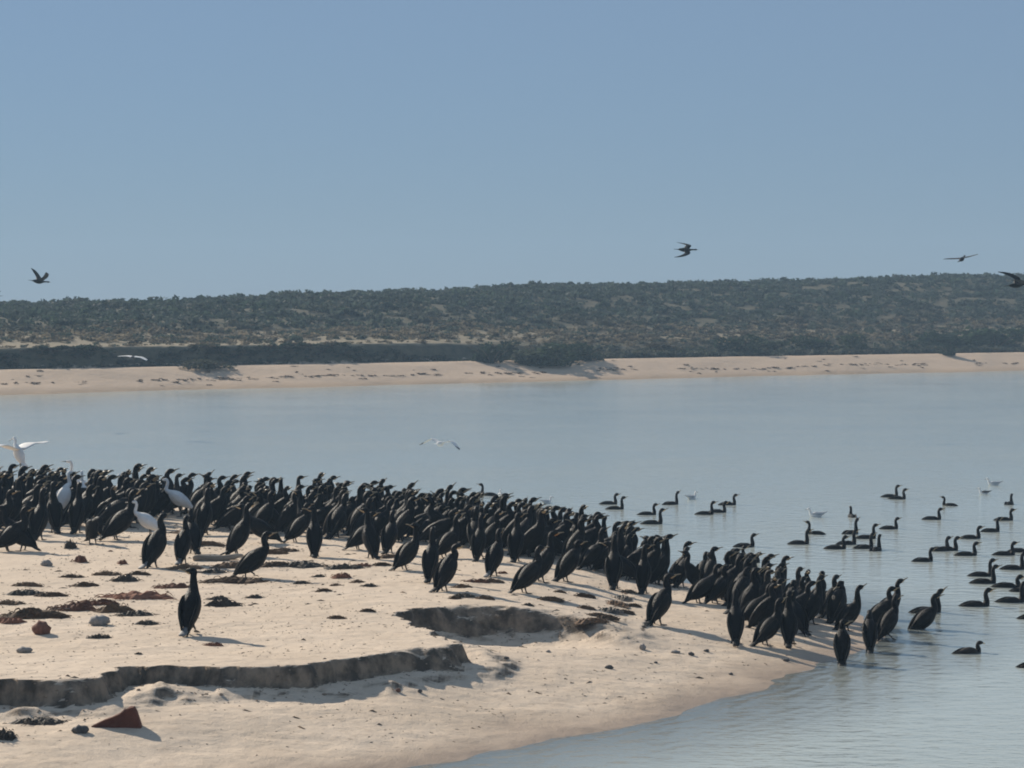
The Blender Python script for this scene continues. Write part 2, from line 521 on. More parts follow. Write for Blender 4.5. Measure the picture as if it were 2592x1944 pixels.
# water
wx = np.concatenate([[-420, -150, -60, -30], np.arange(-18, 12, 0.25), [14, 20, 40, 90, 200, 420]])
wy = np.concatenate([[-60, 0, 12], np.arange(18, 60, 0.25), [62, 70, 90, 120, 160, 200, 300, 420]])
wme = grid_mesh('sea', wx, wy, lambda X, Y: X * 0, M_WATER)
WX, WY = np.meshgrid(wx, wy)
dep = np.clip(-terrain(WX, WY, False), 0, 1).ravel()
dep[((WX < -18) | (WX > 12) | (WY < 18) | (WY > 60)).ravel()] = 1
wme.attributes.new('depth', 'FLOAT', 'POINT').data.foreach_set('value', dep.astype(np.float32))
kind(link('sea', wme), 'structure')

# ------------------------------------------------------------------ the far shore
FS = [at_z(px, py, 0) for px, py in [(0, 1000), (400, 989), (860, 978), (1296, 967), (1900, 953), (2592, 938)]]
fx = np.array([-220, -90] + [p[0] for p in FS] + [120, 260])
fy = np.array([FS[0][1] - 60, FS[0][1] - 34] + [p[1] for p in FS] + [FS[-1][1] + 45, FS[-1][1] + 90])
def far_s(x, y):
    return (y - np.interp(x, fx, fy)) * 0.78
def crest_z(x):
    return np.interp(x, [-200, -45, -30, -12, 8, 30, 45, 120, 250], [3.8, 4.45, 4.75, 5.5, 6.35, 6.65, 7.45, 8.0, 8.0])
def far_terrain(x, y):
    s = far_s(x, y) + 0.7 * vnoise(x * 0.18, y * 0.18, 40) + 0.25 * vnoise(x * 0.7, y * 0.7, 41)
    beach = np.clip(0.185 * s, -1.0, 1.12)
    bank_w = 0.75 + 2.2 * sstep(-9, 2, x) + 5.0 * sstep(2, 14, x)          # steep cut bank on the left, soft slope on the right
    bh = 1.15 - 0.45 * sstep(-6, 4, x)
    h = beach + bh * sstep(7.9, 7.9 + bank_w, s)
    z1 = 1.12 + bh
    c = crest_z(x)
    h = h + (c - z1) * sstep(9, 58, s) - 1.5 * sstep(58, 130, s)
    h = h + sstep(8, 20, s) * (0.30 * vnoise(x * 0.11, y * 0.11, 44) + 0.16 * vnoise(x * 0.33, y * 0.33, 45))
    return h
hx = np.concatenate([np.arange(-220, -50, 4.0), np.arange(-50, 62, 0.5), np.arange(62, 262, 4.0)])
sgrid = np.concatenate([np.arange(-6, 16, 0.4), np.arange(16, 80, 1.2), np.arange(80, 240, 8)])
HX, SS = np.meshgrid(hx, sgrid)
HY = np.interp(HX, fx, fy) + SS / 0.78
V = np.stack([HX, HY, far_terrain(HX, HY)], -1).reshape(-1, 3)
i_ = np.arange(HX.size).reshape(HX.shape)
F = np.stack([i_[:-1, :-1], i_[:-1, 1:], i_[1:, 1:], i_[1:, :-1]], -1).reshape(-1, 4)
kind(link('hill', np_mesh('hill', V, F, M_HILL)), 'structure')

def far_hit(px, py):
    dr = ray(px, py)
    t = np.linspace(120, 330, 4000)
    x, y, z = dr[0] * t, dr[1] * t, CAM_H + dr[2] * t
    g = far_terrain(x, y)
    i = int(np.argmax(z <= g)) if (z <= g).any() else len(t) - 1
    return np.array([x[i], y[i], g[i]])

# scrub: leaf clumps as real faces, every shrub with its own tint ------------
def shrub_faces(n_leaf, leaf, seed, flat=0.8, twiggy=0.0):
    """unit shrub: verts (n,3) and triangle faces; a lumpy core and many leaf tufts round it"""
    r = np.random.default_rng(seed)
    lobes = r.normal(0, 1, (5, 3)) * [0.38, 0.38, 0.16] + [0, 0, 0.5 * flat]
    rad = r.uniform(0.38, 0.62, 5)
    V = []; Fc = []; sh = []
    for _ in range(n_leaf):
        k = r.integers(0, 5)
        u = r.normal(0, 1, 3); u /= np.linalg.norm(u)
        q = lobes[k] + u * rad[k] * r.uniform(0.65, 1.05) * [1, 1, flat]
        if q[2] < 0.02: q[2] = r.uniform(0.02, 0.3)
        a = r.normal(0, 1, 3); a /= np.linalg.norm(a)
        b = np.cross(a, r.normal(0, 1, 3)); b /= np.linalg.norm(b) + 1e-9
        s1 = leaf * r.uniform(0.6, 1.4)
        o = len(V)
        V += [q - a * s1, q + a * s1 * 0.6 + b * s1 * 0.55, q + a * s1 - b * s1 * 0.2, q - b * s1 * 0.6]
        Fc += [(o, o + 1, o + 2, o + 3)]
        sh += [r.uniform(0.7, 1.3)]
    return np.array(V), np.array(Fc), np.array(sh)
PROTO = [shrub_faces(34, 0.30, 100 + i) for i in range(8)]
PROTO_M = [shrub_faces(110, 0.19, 200 + i) for i in range(4)]
PROTO_L = [shrub_faces(900, 0.085, 300 + i, 0.75) for i in range(4)]

def set_tint(me, tints):
    """one colour per face"""
    at = me.attributes.new('tint', 'FLOAT_COLOR', 'FACE')
    c = np.concatenate([tints, np.ones((len(tints), 1))], 1).astype(np.float32)
    at.data.foreach_set('color', c.ravel())

def scrub_object(name, items, label, protos):
    Vs, Fs, Ts = [], [], []
    o = 0
    for (x, y, z, w, h, col) in items:
        v, f, sh = protos[random.randrange(len(protos))]
        a = random.uniform(0, 6.28)
        c, s = math.cos(a), math.sin(a)
        vv = np.stack([(v[:, 0] * c - v[:, 1] * s) * w + x, (v[:, 0] * s + v[:, 1] * c) * w + y, v[:, 2] * h + z], 1)
        Vs.append(vv); Fs.append(f + o); o += len(v)
        Ts.append(np.array(col)[None, :] * sh[:, None])
    me = np_mesh(name, np.concatenate(Vs), np.concatenate(Fs), M_LEAF, smooth=False)
    set_tint(me, np.concatenate(Ts))
    return kind(link(name, me), 'stuff', label)

def lerp(a, b, t): return tuple(a[i] + (b[i] - a[i]) * t for i in range(3))
GREEN = (0.040, 0.060, 0.042); DKGREEN = (0.022, 0.038, 0.024); GREY = (0.060, 0.074, 0.064)
TAN = (0.082, 0.072, 0.052); STRAW = (0.20, 0.170, 0.120); RUST = (0.070, 0.057, 0.045)
items = []
r_ = np.random.default_rng(5)
for _ in range(9500):
    x = r_.uniform(-62, 75); s = 13 + 55 * r_.random() ** 0.85
    if x < 4 and s < 25 and r_.random() < .9: continue
    y = np.interp(x, fx, fy) + s / 0.78
    if abs(x) > 0.215 * y: continue
    patch = float(vnoise(x * 0.12, y * 0.12, 60)) + 0.5 * float(vnoise(x * 0.4, y * 0.4, 61))
    if patch < -0.95 and s > 22: continue
    z = float(far_terrain(x, y)) - 0.05
    t = r_.random()
    dryf = np.clip((32 - s) / 16 + r_.normal(0, .22) + .4 * float(vnoise(x * .2, y * .2, 63)), 0, .85)
    col = lerp(lerp(GREEN, GREY, t), lerp(TAN, RUST, r_.random()), dryf)
    k = r_.uniform(.65, 1.3)
    sz = r_.uniform(0.24, 0.62) * (1.0 if s > 26 else 0.7)
    items.append((x, y, z, sz * r_.uniform(.9, 1.4), sz * r_.uniform(.7, 1.1), tuple(c * k for c in col)))
scrub_object('scrub', items, 'low grey green scrub covering the far hillside', PROTO)
# dry straw-coloured tufts on the terrace above the bank
items = []
for _ in range(4200):
    x = r_.uniform(-48, 60); s = 9.3 + 18 * r_.random() ** 1.5
    y = np.interp(x, fx, fy) + s / 0.78
    if abs(x) > 0.215 * y: continue
    if x > 2 and s < 12: continue
    if x <= 2 and s < 14 and r_.random() < .75: continue
    z = float(far_terrain(x, y)) - 0.02
    col = lerp(STRAW, TAN, r_.random()) if r_.random() < 0.7 else lerp(GREY, GREEN, r_.random())
    sz = r_.uniform(.12, .3) * (.75 if s < 14 else 1.2)
    items.append((x, y, z, sz * 1.5, sz, col))
scrub_object('dry_grass', items, 'dry straw coloured grass tufts behind the far beach', PROTO)
# dark low saltbush hanging down the cut bank on the left
items = []
for _ in range(1500):
    x = r_.uniform(-40, 1.0); s = r_.uniform(7.7, 8.7)
    y = np.interp(x, fx, fy) + s / 0.78
    z = float(far_terrain(x, y)) - 0.08
    col = lerp(DKGREEN, GREEN, r_.random()) if r_.random() < .8 else RUST
    sz = r_.uniform(.13, .28)
    items.append((x, y, z, sz * 1.3, sz * .8, col))
scrub_object('saltbush', items, 'dark saltbush covering the cut bank above the far beach', PROTO)
# shrubs in a row at the back of the beach on the right, between the big ones
items = []
for _ in range(1500):
    x = r_.uniform(-2, 62); s = 7.7 + abs(r_.normal(0, 1.6))
    y = np.interp(x, fx, fy) + s / 0.78
    z = float(far_terrain(x, y)) - 0.05
    col = lerp(lerp(DKGREEN, GREY, r_.random()), TAN, r_.random() * .7)
    sz = r_.uniform(.2, .5)
    items.append((x, y, z, sz * 1.3, sz, col))
scrub_object('beach_scrub', items, 'mixed low scrub edging the far beach on the right', PROTO)
# drift line of dark weed along the far beach
items = []
for _ in range(560):
    x = r_.uniform(-40, 60)
    s = (2.7 if r_.random() < .72 else r_.uniform(1.2, 5.6)) + r_.normal(0, .16)
    if vnoise(x * .8, 0, 77) < -0.25: continue
    y = np.interp(x, fx, fy) + s / 0.78
    z = float(far_terrain(x, y)) - 0.02
    sz = r_.uniform(.05, .15)
    items.append((x, y, z, sz * 2.0, .03 + .06 * r_.random(), (0.07, 0.05, 0.04)))
scrub_object('drift_line', items, 'dark line of stranded weed along the far beach', PROTO)

def big_shrub(px, base_py, w_px, h_px, col, label, group='big shrubs at the back of the far beach', name='shrub'):
    p = far_hit(px, base_py - 6)
    k = p[1] / F_PX
    w, h = w_px * k / 2 * 1.2, h_px * k * .82
    root = link(name, None, None, p - [0, 0, 0.03]); root.empty_display_size = .3
    tag(root, label, 'shrub', group)
    v, f, sh = PROTO_L[random.randrange(4)]
    a = random.uniform(0, 6.28); c, s = math.cos(a), math.sin(a)
    ext = np.abs(v[:, 0]).max(); zt = v[:, 2].max()
    vv = np.stack([(v[:, 0] * c - v[:, 1] * s) * w / ext * 1.1, (v[:, 0] * s + v[:, 1] * c) * w / ext * 1.0, v[:, 2] * h / zt], 1)
    me = np_mesh('foliage', vv, f, M_LEAF, smooth=False)
    set_tint(me, np.array(col)[None] * sh[:, None])
    link('foliage', me, root)
    b = MB()
    for j in range(6):
        an = j * 1.05 + random.uniform(-.3, .3)
        e = np.array([math.cos(an) * w * .55, math.sin(an) * w * .55, h * .6])
        b.loft([(0, 0, -.1), e * .5 + [0, 0, .08], e], [.05, .035, .012], [.05, .035, .012], seg=5, k=1)
    link('stem', b.mesh('stem', M_STEM), root)
for q in [(1245, 925, 130, 70, DKGREEN, 'dark green shrub at the end of the cut bank, left of the beach clump'),
          (1390, 930, 170, 78, (0.038, 0.058, 0.032), 'largest dark green shrub of the clump spilling onto the far beach'),
          (1480, 918, 120, 62, DKGREEN, 'low dark shrub right of the largest one on the far beach'),
          (1330, 926, 110, 50, (0.05, 0.062, 0.04), 'small shrub between the two big ones of the beach clump'),
          (1852, 903, 150, 66, DKGREEN, 'round dark shrub alone at mid right behind the pale sand'),
          (1950, 898, 90, 44, (0.05, 0.065, 0.04), 'lower greyish shrub just right of the round dark one'),
          (2055, 897, 110, 56, DKGREEN, 'dark shrub left of the bushy pair at the back of the beach'),
          (2160, 893, 120, 60, (0.036, 0.052, 0.03), 'bushy dark shrub in the middle of the right-hand row'),
          (2300, 896, 90, 40, GREEN, 'small green shrub in the right-hand row before the long hedge'),
          (2400, 905, 56, 42, DKGREEN, 'little dark shrub standing forward on the far beach at right'),
          (2395, 890, 150, 62, DKGREEN, 'wide dark shrub behind the little forward one at right'),
          (2520, 888, 170, 74, (0.034, 0.055, 0.03), 'tallest dark green shrub at the right end of the far beach'),
          (530, 937, 150, 32, (0.05, 0.055, 0.035), 'low spreading dark shrub at the foot of the cut bank'),
          (1660, 893, 90, 30, TAN, 'tan dry shrub between the beach clump and the round one')]:
    big_shrub(*q)
# shrubs that stand out on the skyline
crest_meshes = []
for v, f, sh in PROTO_M:
    for base in (GREEN, (0.062, 0.066, 0.052)):
        me = np_mesh('skyline_shrub', v, f, M_LEAF, smooth=False)
        set_tint(me, np.array(base)[None] * sh[:, None])
        crest_meshes.append(me)
nx_ = 0
for px in np.arange(-20, 2620, 26):
    px = px + r_.uniform(-10, 10)
    x = None
    ang = (px - 1296) / F_PX
    # find the farthest crest point along this bearing
    yy = np.linspace(150, 330, 400)
    g = far_terrain(ang * yy, yy)
    i = int(np.argmax((g - CAM_H) / yy))
    y = yy[i] - r_.uniform(0, 6); x = ang * y
    sz = r_.uniform(.3, .58) * (1.3 if r_.random() < .15 else 1)
    o = link('skyline_shrub', random.choice(crest_meshes), None, (x, y, float(far_terrain(x, y)) - .08), r_.uniform(0, 6.28), (sz * 1.15, sz * 1.15, sz))
    side = 'left' if px < 860 else ('middle' if px < 1730 else 'right')
    tag(o, 'rounded grey green shrub on the skyline of the low hill, %s third' % side, 'shrub', 'shrubs along the %s skyline of the hill' % side)

# ------------------------------------------------------------------ birds
NECK = {
    's':    [(.034, .045), (.040, .098), (.018, .156), (.014, .205), (.040, .245)],
    'tall': [(.022, .055), (.032, .120), (.028, .182), (.028, .238), (.050, .280)],
    'low':  [(.040, .030), (.060, .070), (.040, .108), (.030, .138), (.055, .165)],
    'fwd':  [(.050, .045), (.090, .095), (.095, .150), (.100, .205), (.130, .243)],
    'back': [(.020, .050), (.005, .110), (-.020, .165), (-.020, .215), (.005, .258)],
    'preen': [(.060, .035), (.115, .030), (.140, -.010), (.125, -.060), (.095, -.090)],
}
def hd_vec(yaw, pitch):
    return np.array([math.cos(yaw) * math.cos(pitch), math.sin(yaw) * math.cos(pitch), math.sin(pitch)])

def bird_parts(tilt=58, neck='s', yaw=0, pitch=10, swim=False, step=0.0, body_m=None, fat=1.0, pale_tail=False, billdroop=False, lift=0.0, throat_m=None):
    """cormorant facing +X, feet (or waterline) at z = 0. returns list of (name, mesh, [(subname, submesh)])"""
    body_m = body_m or M_BODY
    t = R(tilt)
    ax = np.array([math.cos(t), 0, math.sin(t)]); nn = np.array([-math.sin(t), 0, math.cos(t)])
    hip = np.array([0, 0, 0.205 if tilt > 50 else 0.19])
    if swim: hip = np.array([-.08, 0, -0.050 if not billdroop else -.03])
    P = lambda u, o=0.0, sd=0.0: hip + ax * (u - .11) + nn * o + np.array([0, sd, 0])
    us = [-.075, -.02, .06, .15, .25, .335, .41]
    ws = [.020, .047, .078, .105, .121, .118, .090]
    hs = [.018, .050, .093, .126, .136, .122, .090]
    C = [P(u, -.012 * math.sin(math.pi * max(0, (u + .06) / .45))) for u in us]
    wr = [w * fat for w in ws]; hr = [h * fat for h in hs]
    sh = C[-1]
    nk = NECK[neck]
    if swim and tilt < 20:
        nk = [(.035, .045), (.048, .105), (.034, .165), (.028, .222), (.050, .268)] if neck == 's' else \
             [(.04, .03), (.05, .08), (.035, .13), (.035, .17), (.055, .20)] if neck == 'low' else \
             [(.03, .05), (.045, .115), (.036, .19), (.032, .262), (.054, .315)]
    S = [np.array([0, 1.0, 0])] * len(C)
    yw, pt = R(yaw), R(pitch)
    for (dx, dz), r0, fr in zip(nk, (.068, .053, .044, .039, .040), (0, 0, .15, .5, .85)):
        C.append(sh + [dx, 0, dz]); wr.append(r0); hr.append(r0)
        S.append(np.array([-math.sin(yw * fr), math.cos(yw * fr), 0]))
    he = C[-1]; hd = hd_vec(yw, pt); hs_ = np.array([-math.sin(yw), math.cos(yw), 0])
    up = np.cross(hd, hs_)
    for q, rw, rh in ((.028, .041, .044), (.062, .035, .036), (.092, .019, .019), (.100, .012, .011)):
        C.append(he + hd * q + up * (.006 if q < .08 else 0)); wr.append(rw); hr.append(rh); S.append(hs_)
    parts = []
    parts.append(('body', MB().loft(C, wr, hr, S, 10, 2).mesh('body', body_m), []))
    dr = -0.35 if billdroop else 0.0
    bl = .098 if not billdroop else .05
    bd = hd + up * dr
    B = [he + hd * .086, he + hd * .093 + bd * bl * .45, he + hd * .092 + bd * bl * .9, he + hd * .092 + bd * bl + up * -.007]
    parts.append(('bill', MB().loft(B, [.015, .0105, .0075, .003], [.015, .0095, .0075, .003], [hs_] * 4, 6, 1)
                  .mesh('bill', M_YBILL if billdroop else M_BILL), []))
    Tt = [he + hd * .026 - up * .016, he + hd * .056 - up * .017, he + hd * .088 - up * .012, he + hd * .128 - up * .006]
    if not billdroop:
        parts.append(('throat', MB().loft(Tt, [.022, .034, .021, .005], [.018, .024, .015, .005], [hs_] * 4, 7, 1).mesh('throat', throat_m or M_THROAT), []))
    # folded wings, one each side
    wm = M_WING if body_m is M_BODY else body_m
    for sd in (1, -1):
        W = [P(.395, .014, sd * .060), P(.35, .030, sd * .096), P(.24, .036, sd * .108), P(.12, .042, sd * .096),
             P(.01, .040, sd * .068), P(-.10, .030, sd * .036), P(-.18, .022, sd * .024)]
        S_ = [np.array([0, 1.0, 0])] * 7
        parts.append(('wing', MB().loft(W, [.008, .017, .019, .018, .014, .009, .004], [.022, .060, .084, .080, .060, .029, .006],
                                        S_, 8, 2).mesh('wing', wm), []))
        if wm is M_WING:      # paler brown strip along the upper edge of the folded wing
            E = [w_ + nn * h_ * .86 + np.array([0, -sd * .004, 0]) for w_, h_ in zip(W[1:6], (.052, .074, .073, .056, .028))]
            parts[-1][2].append(('wing_edge', MB().loft(E, [.003, .010, .013, .011, .003], [.003, .008, .009, .008, .003], S_[:5], 6, 2).mesh('wing_edge', M_EDGE)))
    # tail: stiff wedge
    ta = t - (R(30) if tilt > 50 else R(12)) if not swim else R(6)
    tx = np.array([math.cos(ta), 0, math.sin(ta)])
    t0 = P(-.015, -.004)
    L_ = .215 if not swim else .15
    if t0[2] - L_ * tx[2] < .012 and not swim:
        ta = math.asin(max(0.05, (t0[2] - .012) / L_)); tx = np.array([math.cos(ta), 0, math.sin(ta)])
    Tl = [t0 + tx * .03, t0 - tx * L_ * .35, t0 - tx * L_ * .8, t0 - tx * L_]
    parts.append(('tail', MB().loft(Tl, [.042, .044, .050, .036], [.034, .018, .010, .005], None, 8, 1)
                  .mesh('tail', M_PALETAIL if pale_tail else M_TAIL), []))
    if not swim:
        for sd in (1, -1):
            fwd = .02 + step * sd
            hp = hip + [0.0, sd * .045, -.05]
            up_ = lift if sd < 0 else 0.0
            ft = np.array([fwd + up_ * .5, sd * (.055 + up_ * .5), .012 + up_])
            kn = (hp + ft) / 2 + [-.012, 0, 0]
            lg = MB().loft([hp, kn, ft], [.030, .014, .010], [.034, .014, .010], None, 7, 2).mesh('leg', M_LEG)
            o = np.array([ft[0], ft[1], ft[2] - .012]); dn = np.array([-.35 * up_, 0, -.75 * up_])
            fv = []
            for zz in (0.001, .010):
                fv += [o + [-.022, 0, zz], o + [.015, -.014, zz], o + [.075, -.040, zz * .6], o + [.088, -.012, zz * .6],
                       o + [.086, .016, zz * .6], o + [.066, .040, zz * .6], o + [.015, .014, zz]]
            fv = [v_ + dn * max(0, (v_[0] - o[0]) / .09) for v_ in fv]
            n = 7
            ff = [tuple(reversed(range(n))), tuple(range(n, 2 * n))] + [(j, (j + 1) % n, n + (j + 1) % n, n + j) for j in range(n)]
            parts.append(('leg', lg, [('foot', MB().add(fv, ff).mesh('foot', M_LEG, False))]))
    return parts

PB = {
    'up':    bird_parts(52, 's', 0, 10),
    'upR':   bird_parts(55, 's', -38, 12),
    'upL':   bird_parts(56, 's', 42, 8),
    'tall':  bird_parts(60, 'tall', 0, 14),
    'tallR': bird_parts(60, 'tall', -55, 12),
    'tallL': bird_parts(66, 'tall', 60, 10),
    'lean':  bird_parts(40, 's', 0, 8),
    'leanF': bird_parts(38, 'fwd', 0, 4),
    'leanU': bird_parts(44, 'tall', 0, 22),
    'leanL': bird_parts(44, 'tall', 130, 8),
    'walk':  bird_parts(40, 's', 0, 10, step=-.04, lift=.055),
    'hunch': bird_parts(54, 'low', 0, 4),
    'hunchR': bird_parts(58, 'low', -60, 4),
    'backn': bird_parts(64, 'back', 0, 18),
    'preen': bird_parts(36, 'preen', 0, -70),
    'pale':  bird_parts(60, 's', 0, 12, pale_tail=True),
    'palelean': bird_parts(44, 's', 10, 6, pale_tail=True),
    'brown': bird_parts(60, 'tall', -20, 12, body_m=M_BROWN),
    'brownlean': bird_parts(44, 's', 0, 6, body_m=M_BROWN),
    'turnL': bird_parts(64, 'tall', 95, 8),
    'turnR': bird_parts(64, 's', -90, 6),
    'lone': bird_parts(60, 'tall', 95, 8, pale_tail=True, step=.04, lift=.05),
    'tallLift': bird_parts(60, 'tall', -25, 12, lift=.05),
    'upLift': bird_parts(52, 's', 0, 10, lift=.05, step=-.03),
    'orange': bird_parts(56, 'tall', -30, 8, throat_m=M_ORANGE),
    'low': bird_parts(36, 'low', 0, 14),
    'upF': bird_parts(50, 'fwd', 0, 20),
    'preenU': bird_parts(50, 'low', 150, -35),
    'stretch': bird_parts(48, 'tall', 0, 38),
    'swim':  bird_parts(6, 's', 0, 12, swim=True),
    'swimT': bird_parts(6, 'tall', 0, 14, swim=True),
    'swimL': bird_parts(4, 'low', 0, 6, swim=True),
    'swimU': bird_parts(6, 'tall', 0, 32, swim=True),
    'duck':  bird_parts(4, 'low', 0, 0, swim=True, fat=1.12, body_m=M_BROWN, billdroop=True),
}

def put_bird(parts, loc, rz, sc, label, group, name='cormorant', cat='cormorant'):
    root = link(name, None, None, loc, rz, sc)
    root.empty_display_size = .2
    tag(root, label, cat, group)
    for n, me, subs in parts:
        o = link(n, me, root)
        for n2, me2 in subs:
            link(n2, me2, o)
    return root

def size_at(px):
    return float(np.interp(px, [0, 330, 480, 1000, 1600, 1800, 2600], [1.08, 1.04, .95, .93, .90, .84, .84]))
rv = random.Random(99)
def vary(sc):
    w = rv.uniform(.95, 1.12)
    return (sc * w * rv.uniform(.97, 1.04), sc * w, sc * rv.uniform(.97, 1.04))
placed = []
ncorm = 0
G_FRONT = 'cormorants standing along the near edge of the flock'
def stand(px, py, pose, rz, label, sc=1.0, group=G_FRONT):
    global ncorm
    p = ground(px, py)
    placed.append((p[0], p[1])); ncorm += 1
    put_bird(PB[pose], (p[0], p[1], p[2] - .004), R(rz), vary(sc * size_at(px)), label, group)

# standing birds read off the photograph: (feet px, pose, heading 0 = right 90 = away, label, scale)
for q in [
    (478, 1605, 'lone', 78, 'lone cormorant in front of the flock, back turned, head twisted left', 1.06),
    (17, 1396, 'lean', 25, 'cormorant cut by the left photo edge, nearest of the left corner'),
    (60, 1394, 'leanF', 155, 'cormorant with tail pointing right, leaning left, at the left corner'),
    (96, 1367, 'tall', 80, 'cormorant seen from behind, second row at the left corner'),
    (140, 1349, 'tallR', 110, 'cormorant with tail to the right, left of the white egret pair'),
    (193, 1349, 'tall', 85, 'upright cormorant directly in front of the standing white egret'),
    (234, 1377, 'preen', -60, 'greyish hunched cormorant preening with its head down', .95),
    (291, 1367, 'leanU', 28, 'large leaning cormorant just left of the nearest white egret', 1.08),
    (386, 1437, 'pale', 58, 'cormorant with white tail tip standing right of the nearest egret', 1.06),
    (461, 1427, 'pale', 78, 'cormorant with whitish tail seen from behind, left end of the driftwood'),
    (492, 1402, 'up', 110, 'cormorant half hidden behind another, its tail pointing right'),
    (516, 1354, 'tall', 80, 'upright cormorant above the driftwood log at left'),
    (597, 1405, 'tall', 22, 'leaning cormorant standing on the pale driftwood log', 1.06),
    (627, 1463, 'walk', 18, 'walking cormorant with one foot lifted in front of the driftwood', 1.04),
    (675, 1375, 'leanF', 168, 'cormorant bending left with its long tail to the right'),
    (745, 1373, 'palelean', 30, 'leaning cormorant with a whitish tail at mid left'),
    (796, 1409, 'turnL', 95, 'slim upright cormorant with pale tail, bill turned to the left', 1.02),
    (904, 1392, 'lean', 24, 'leaning cormorant whose tail lies on the sand, behind an upright one'),
    (941, 1413, 'tallL', 118, 'dark upright cormorant leaning left, bill pointing left', 1.04),
    (983, 1402, 'up', 75, 'round backed cormorant right of the one facing left'),
    (1022, 1443, 'leanL', 38, 'thin necked cormorant with bill turned back to the left', 1.0),
    (1088, 1472, 'tall', 80, 'upright cormorant with grey tail, left of the front leaning one'),
    (1123, 1497, 'hunchR', 42, 'front leaning cormorant with tail on the sand above the hollow', 1.04),
    (1123, 1413, 'leanU', 40, 'tall leaning cormorant standing behind the front pair'),
    (1072, 1372, 'leanF', 28, 'cormorant leaning right in the second row at the centre'),
    (1210, 1420, 'tallLift', 75, 'broad cormorant with one dark foot lifted at the centre'),
    (1248, 1458, 'pale', 62, 'slender cormorant with white tail tip at the centre front', .96),
    (1304, 1422, 'tallR', 80, 'dark upright cormorant behind the slender white tailed one'),
    (1325, 1502, 'lean', 32, 'big leaning cormorant in front, tail stretched left on the sand', 1.06),
    (1368, 1474, 'orange', 40, 'cormorant with an orange throat at the near edge, right of centre', 1.05),
    (1430, 1473, 'hunch', 32, 'cormorant leaning right with drooped wing, right of the orange throated one', 1.02),
    (1490, 1443, 'leanU', 30, 'cormorant with raised neck, right of the drooped wing one'),
    (1553, 1490, 'tall', 84, 'broad upright cormorant seen from behind at the wrack line', 1.06),
    (1590, 1470, 'leanF', 150, 'cormorant bending left, tail to the right, by the wrack line'),
    (1627, 1502, 'tallR', 80, 'upright cormorant at the top of the wrack line, slim neck', 1.0),
    (1663, 1582, 'upR', 48, 'cormorant standing alone below the wrack line, bill right', 1.05),
    (1722, 1487, 'up', 60, 'upright cormorant behind the strongly leaning one'),
    (1766, 1527, 'leanF', 26, 'strongly leaning cormorant with a long straight tail', 1.02),
    (1808, 1528, 'lean', 46, 'cormorant leaning away right of the long tailed one'),
    (1831, 1500, 'tall', 35, 'upright cormorant at the back edge with bill to the right'),
    (1862, 1631, 'tall', 86, 'upright cormorant from behind, leftmost of the front right group', 1.02),
    (1898, 1580, 'leanF', 24, 'cormorant whose long tail sticks out left of the front right group'),
    (1935, 1634, 'leanU', 34, 'cormorant with pale wing edge leaning right in the front right group'),
    (1996, 1636, 'tallLift', 84, 'upright cormorant from behind with one foot lifted, front right group', 1.03),
    (2025, 1606, 'upR', 118, 'cormorant whose tail points right behind the front right group'),
    (2052, 1580, 'tall', 40, 'cormorant with pale cheek at the right side of the spit'),
    (2094, 1563, 'up', 50, 'slim cormorant walking off the right side of the spit'),
    (2140, 1596, 'leanU', 32, 'cormorant leaning right with pale back stripe at the tip of the spit'),
    (2131, 1686, 'hunchR', 82, 'cormorant standing at the water edge with its reflection below', 1.0),
    (2202, 1652, 'hunch', 84, 'cormorant seen from behind in the shallows, right of the water edge one'),
    (2240, 1622, 'upLift', 34, 'cormorant with one foot lifted stepping into the shallows'),
    (2215, 1592, 'lean', 10, 'wide dark cormorant wading behind the stepping one', 1.05),
    (2238, 1575, 'leanU', 20, 'cormorant with bill raised highest at the tip of the spit'),
    (2327, 1606, 'lean', 14, 'rightmost standing cormorant, wading with its tail to the left', 1.0),
    (1955, 1560, 'brown', 55, 'brownish cormorant with pale breast in the right part of the flock'),
    (2000, 1540, 'brownlean', 50, 'brown backed cormorant leaning at the right part of the flock'),
    (1890, 1545, 'up', 30, 'cormorant in the second row behind the front right group'),
    (1960, 1590, 'tallR', 60, 'cormorant between the two upright ones of the front right group'),
]:
    stand(*q)

clear = []
def wing_mesh(stations, m, seg=8):
    """stations: (x, y, z, chord, thickness) along the span; chord lies along x"""
    st = catmull(np.array(stations), 3)
    C = st[:, :3].copy(); n = len(C)
    A = np.zeros((n, 3)); B = np.zeros((n, 3))
    T = np.gradient(C, axis=0); T /= np.linalg.norm(T, axis=1)[:, None]
    for i in range(n):
        a = np.array([1.0, 0, 0]); a -= a.dot(T[i]) * T[i]; a /= np.linalg.norm(a)
        A[i] = a * max(st[i, 3], .01) / 2; B[i] = np.cross(T[i], a) * max(st[i, 4], .003) / 2
    return MB().rings(C, A, B, seg).mesh('wing', m)

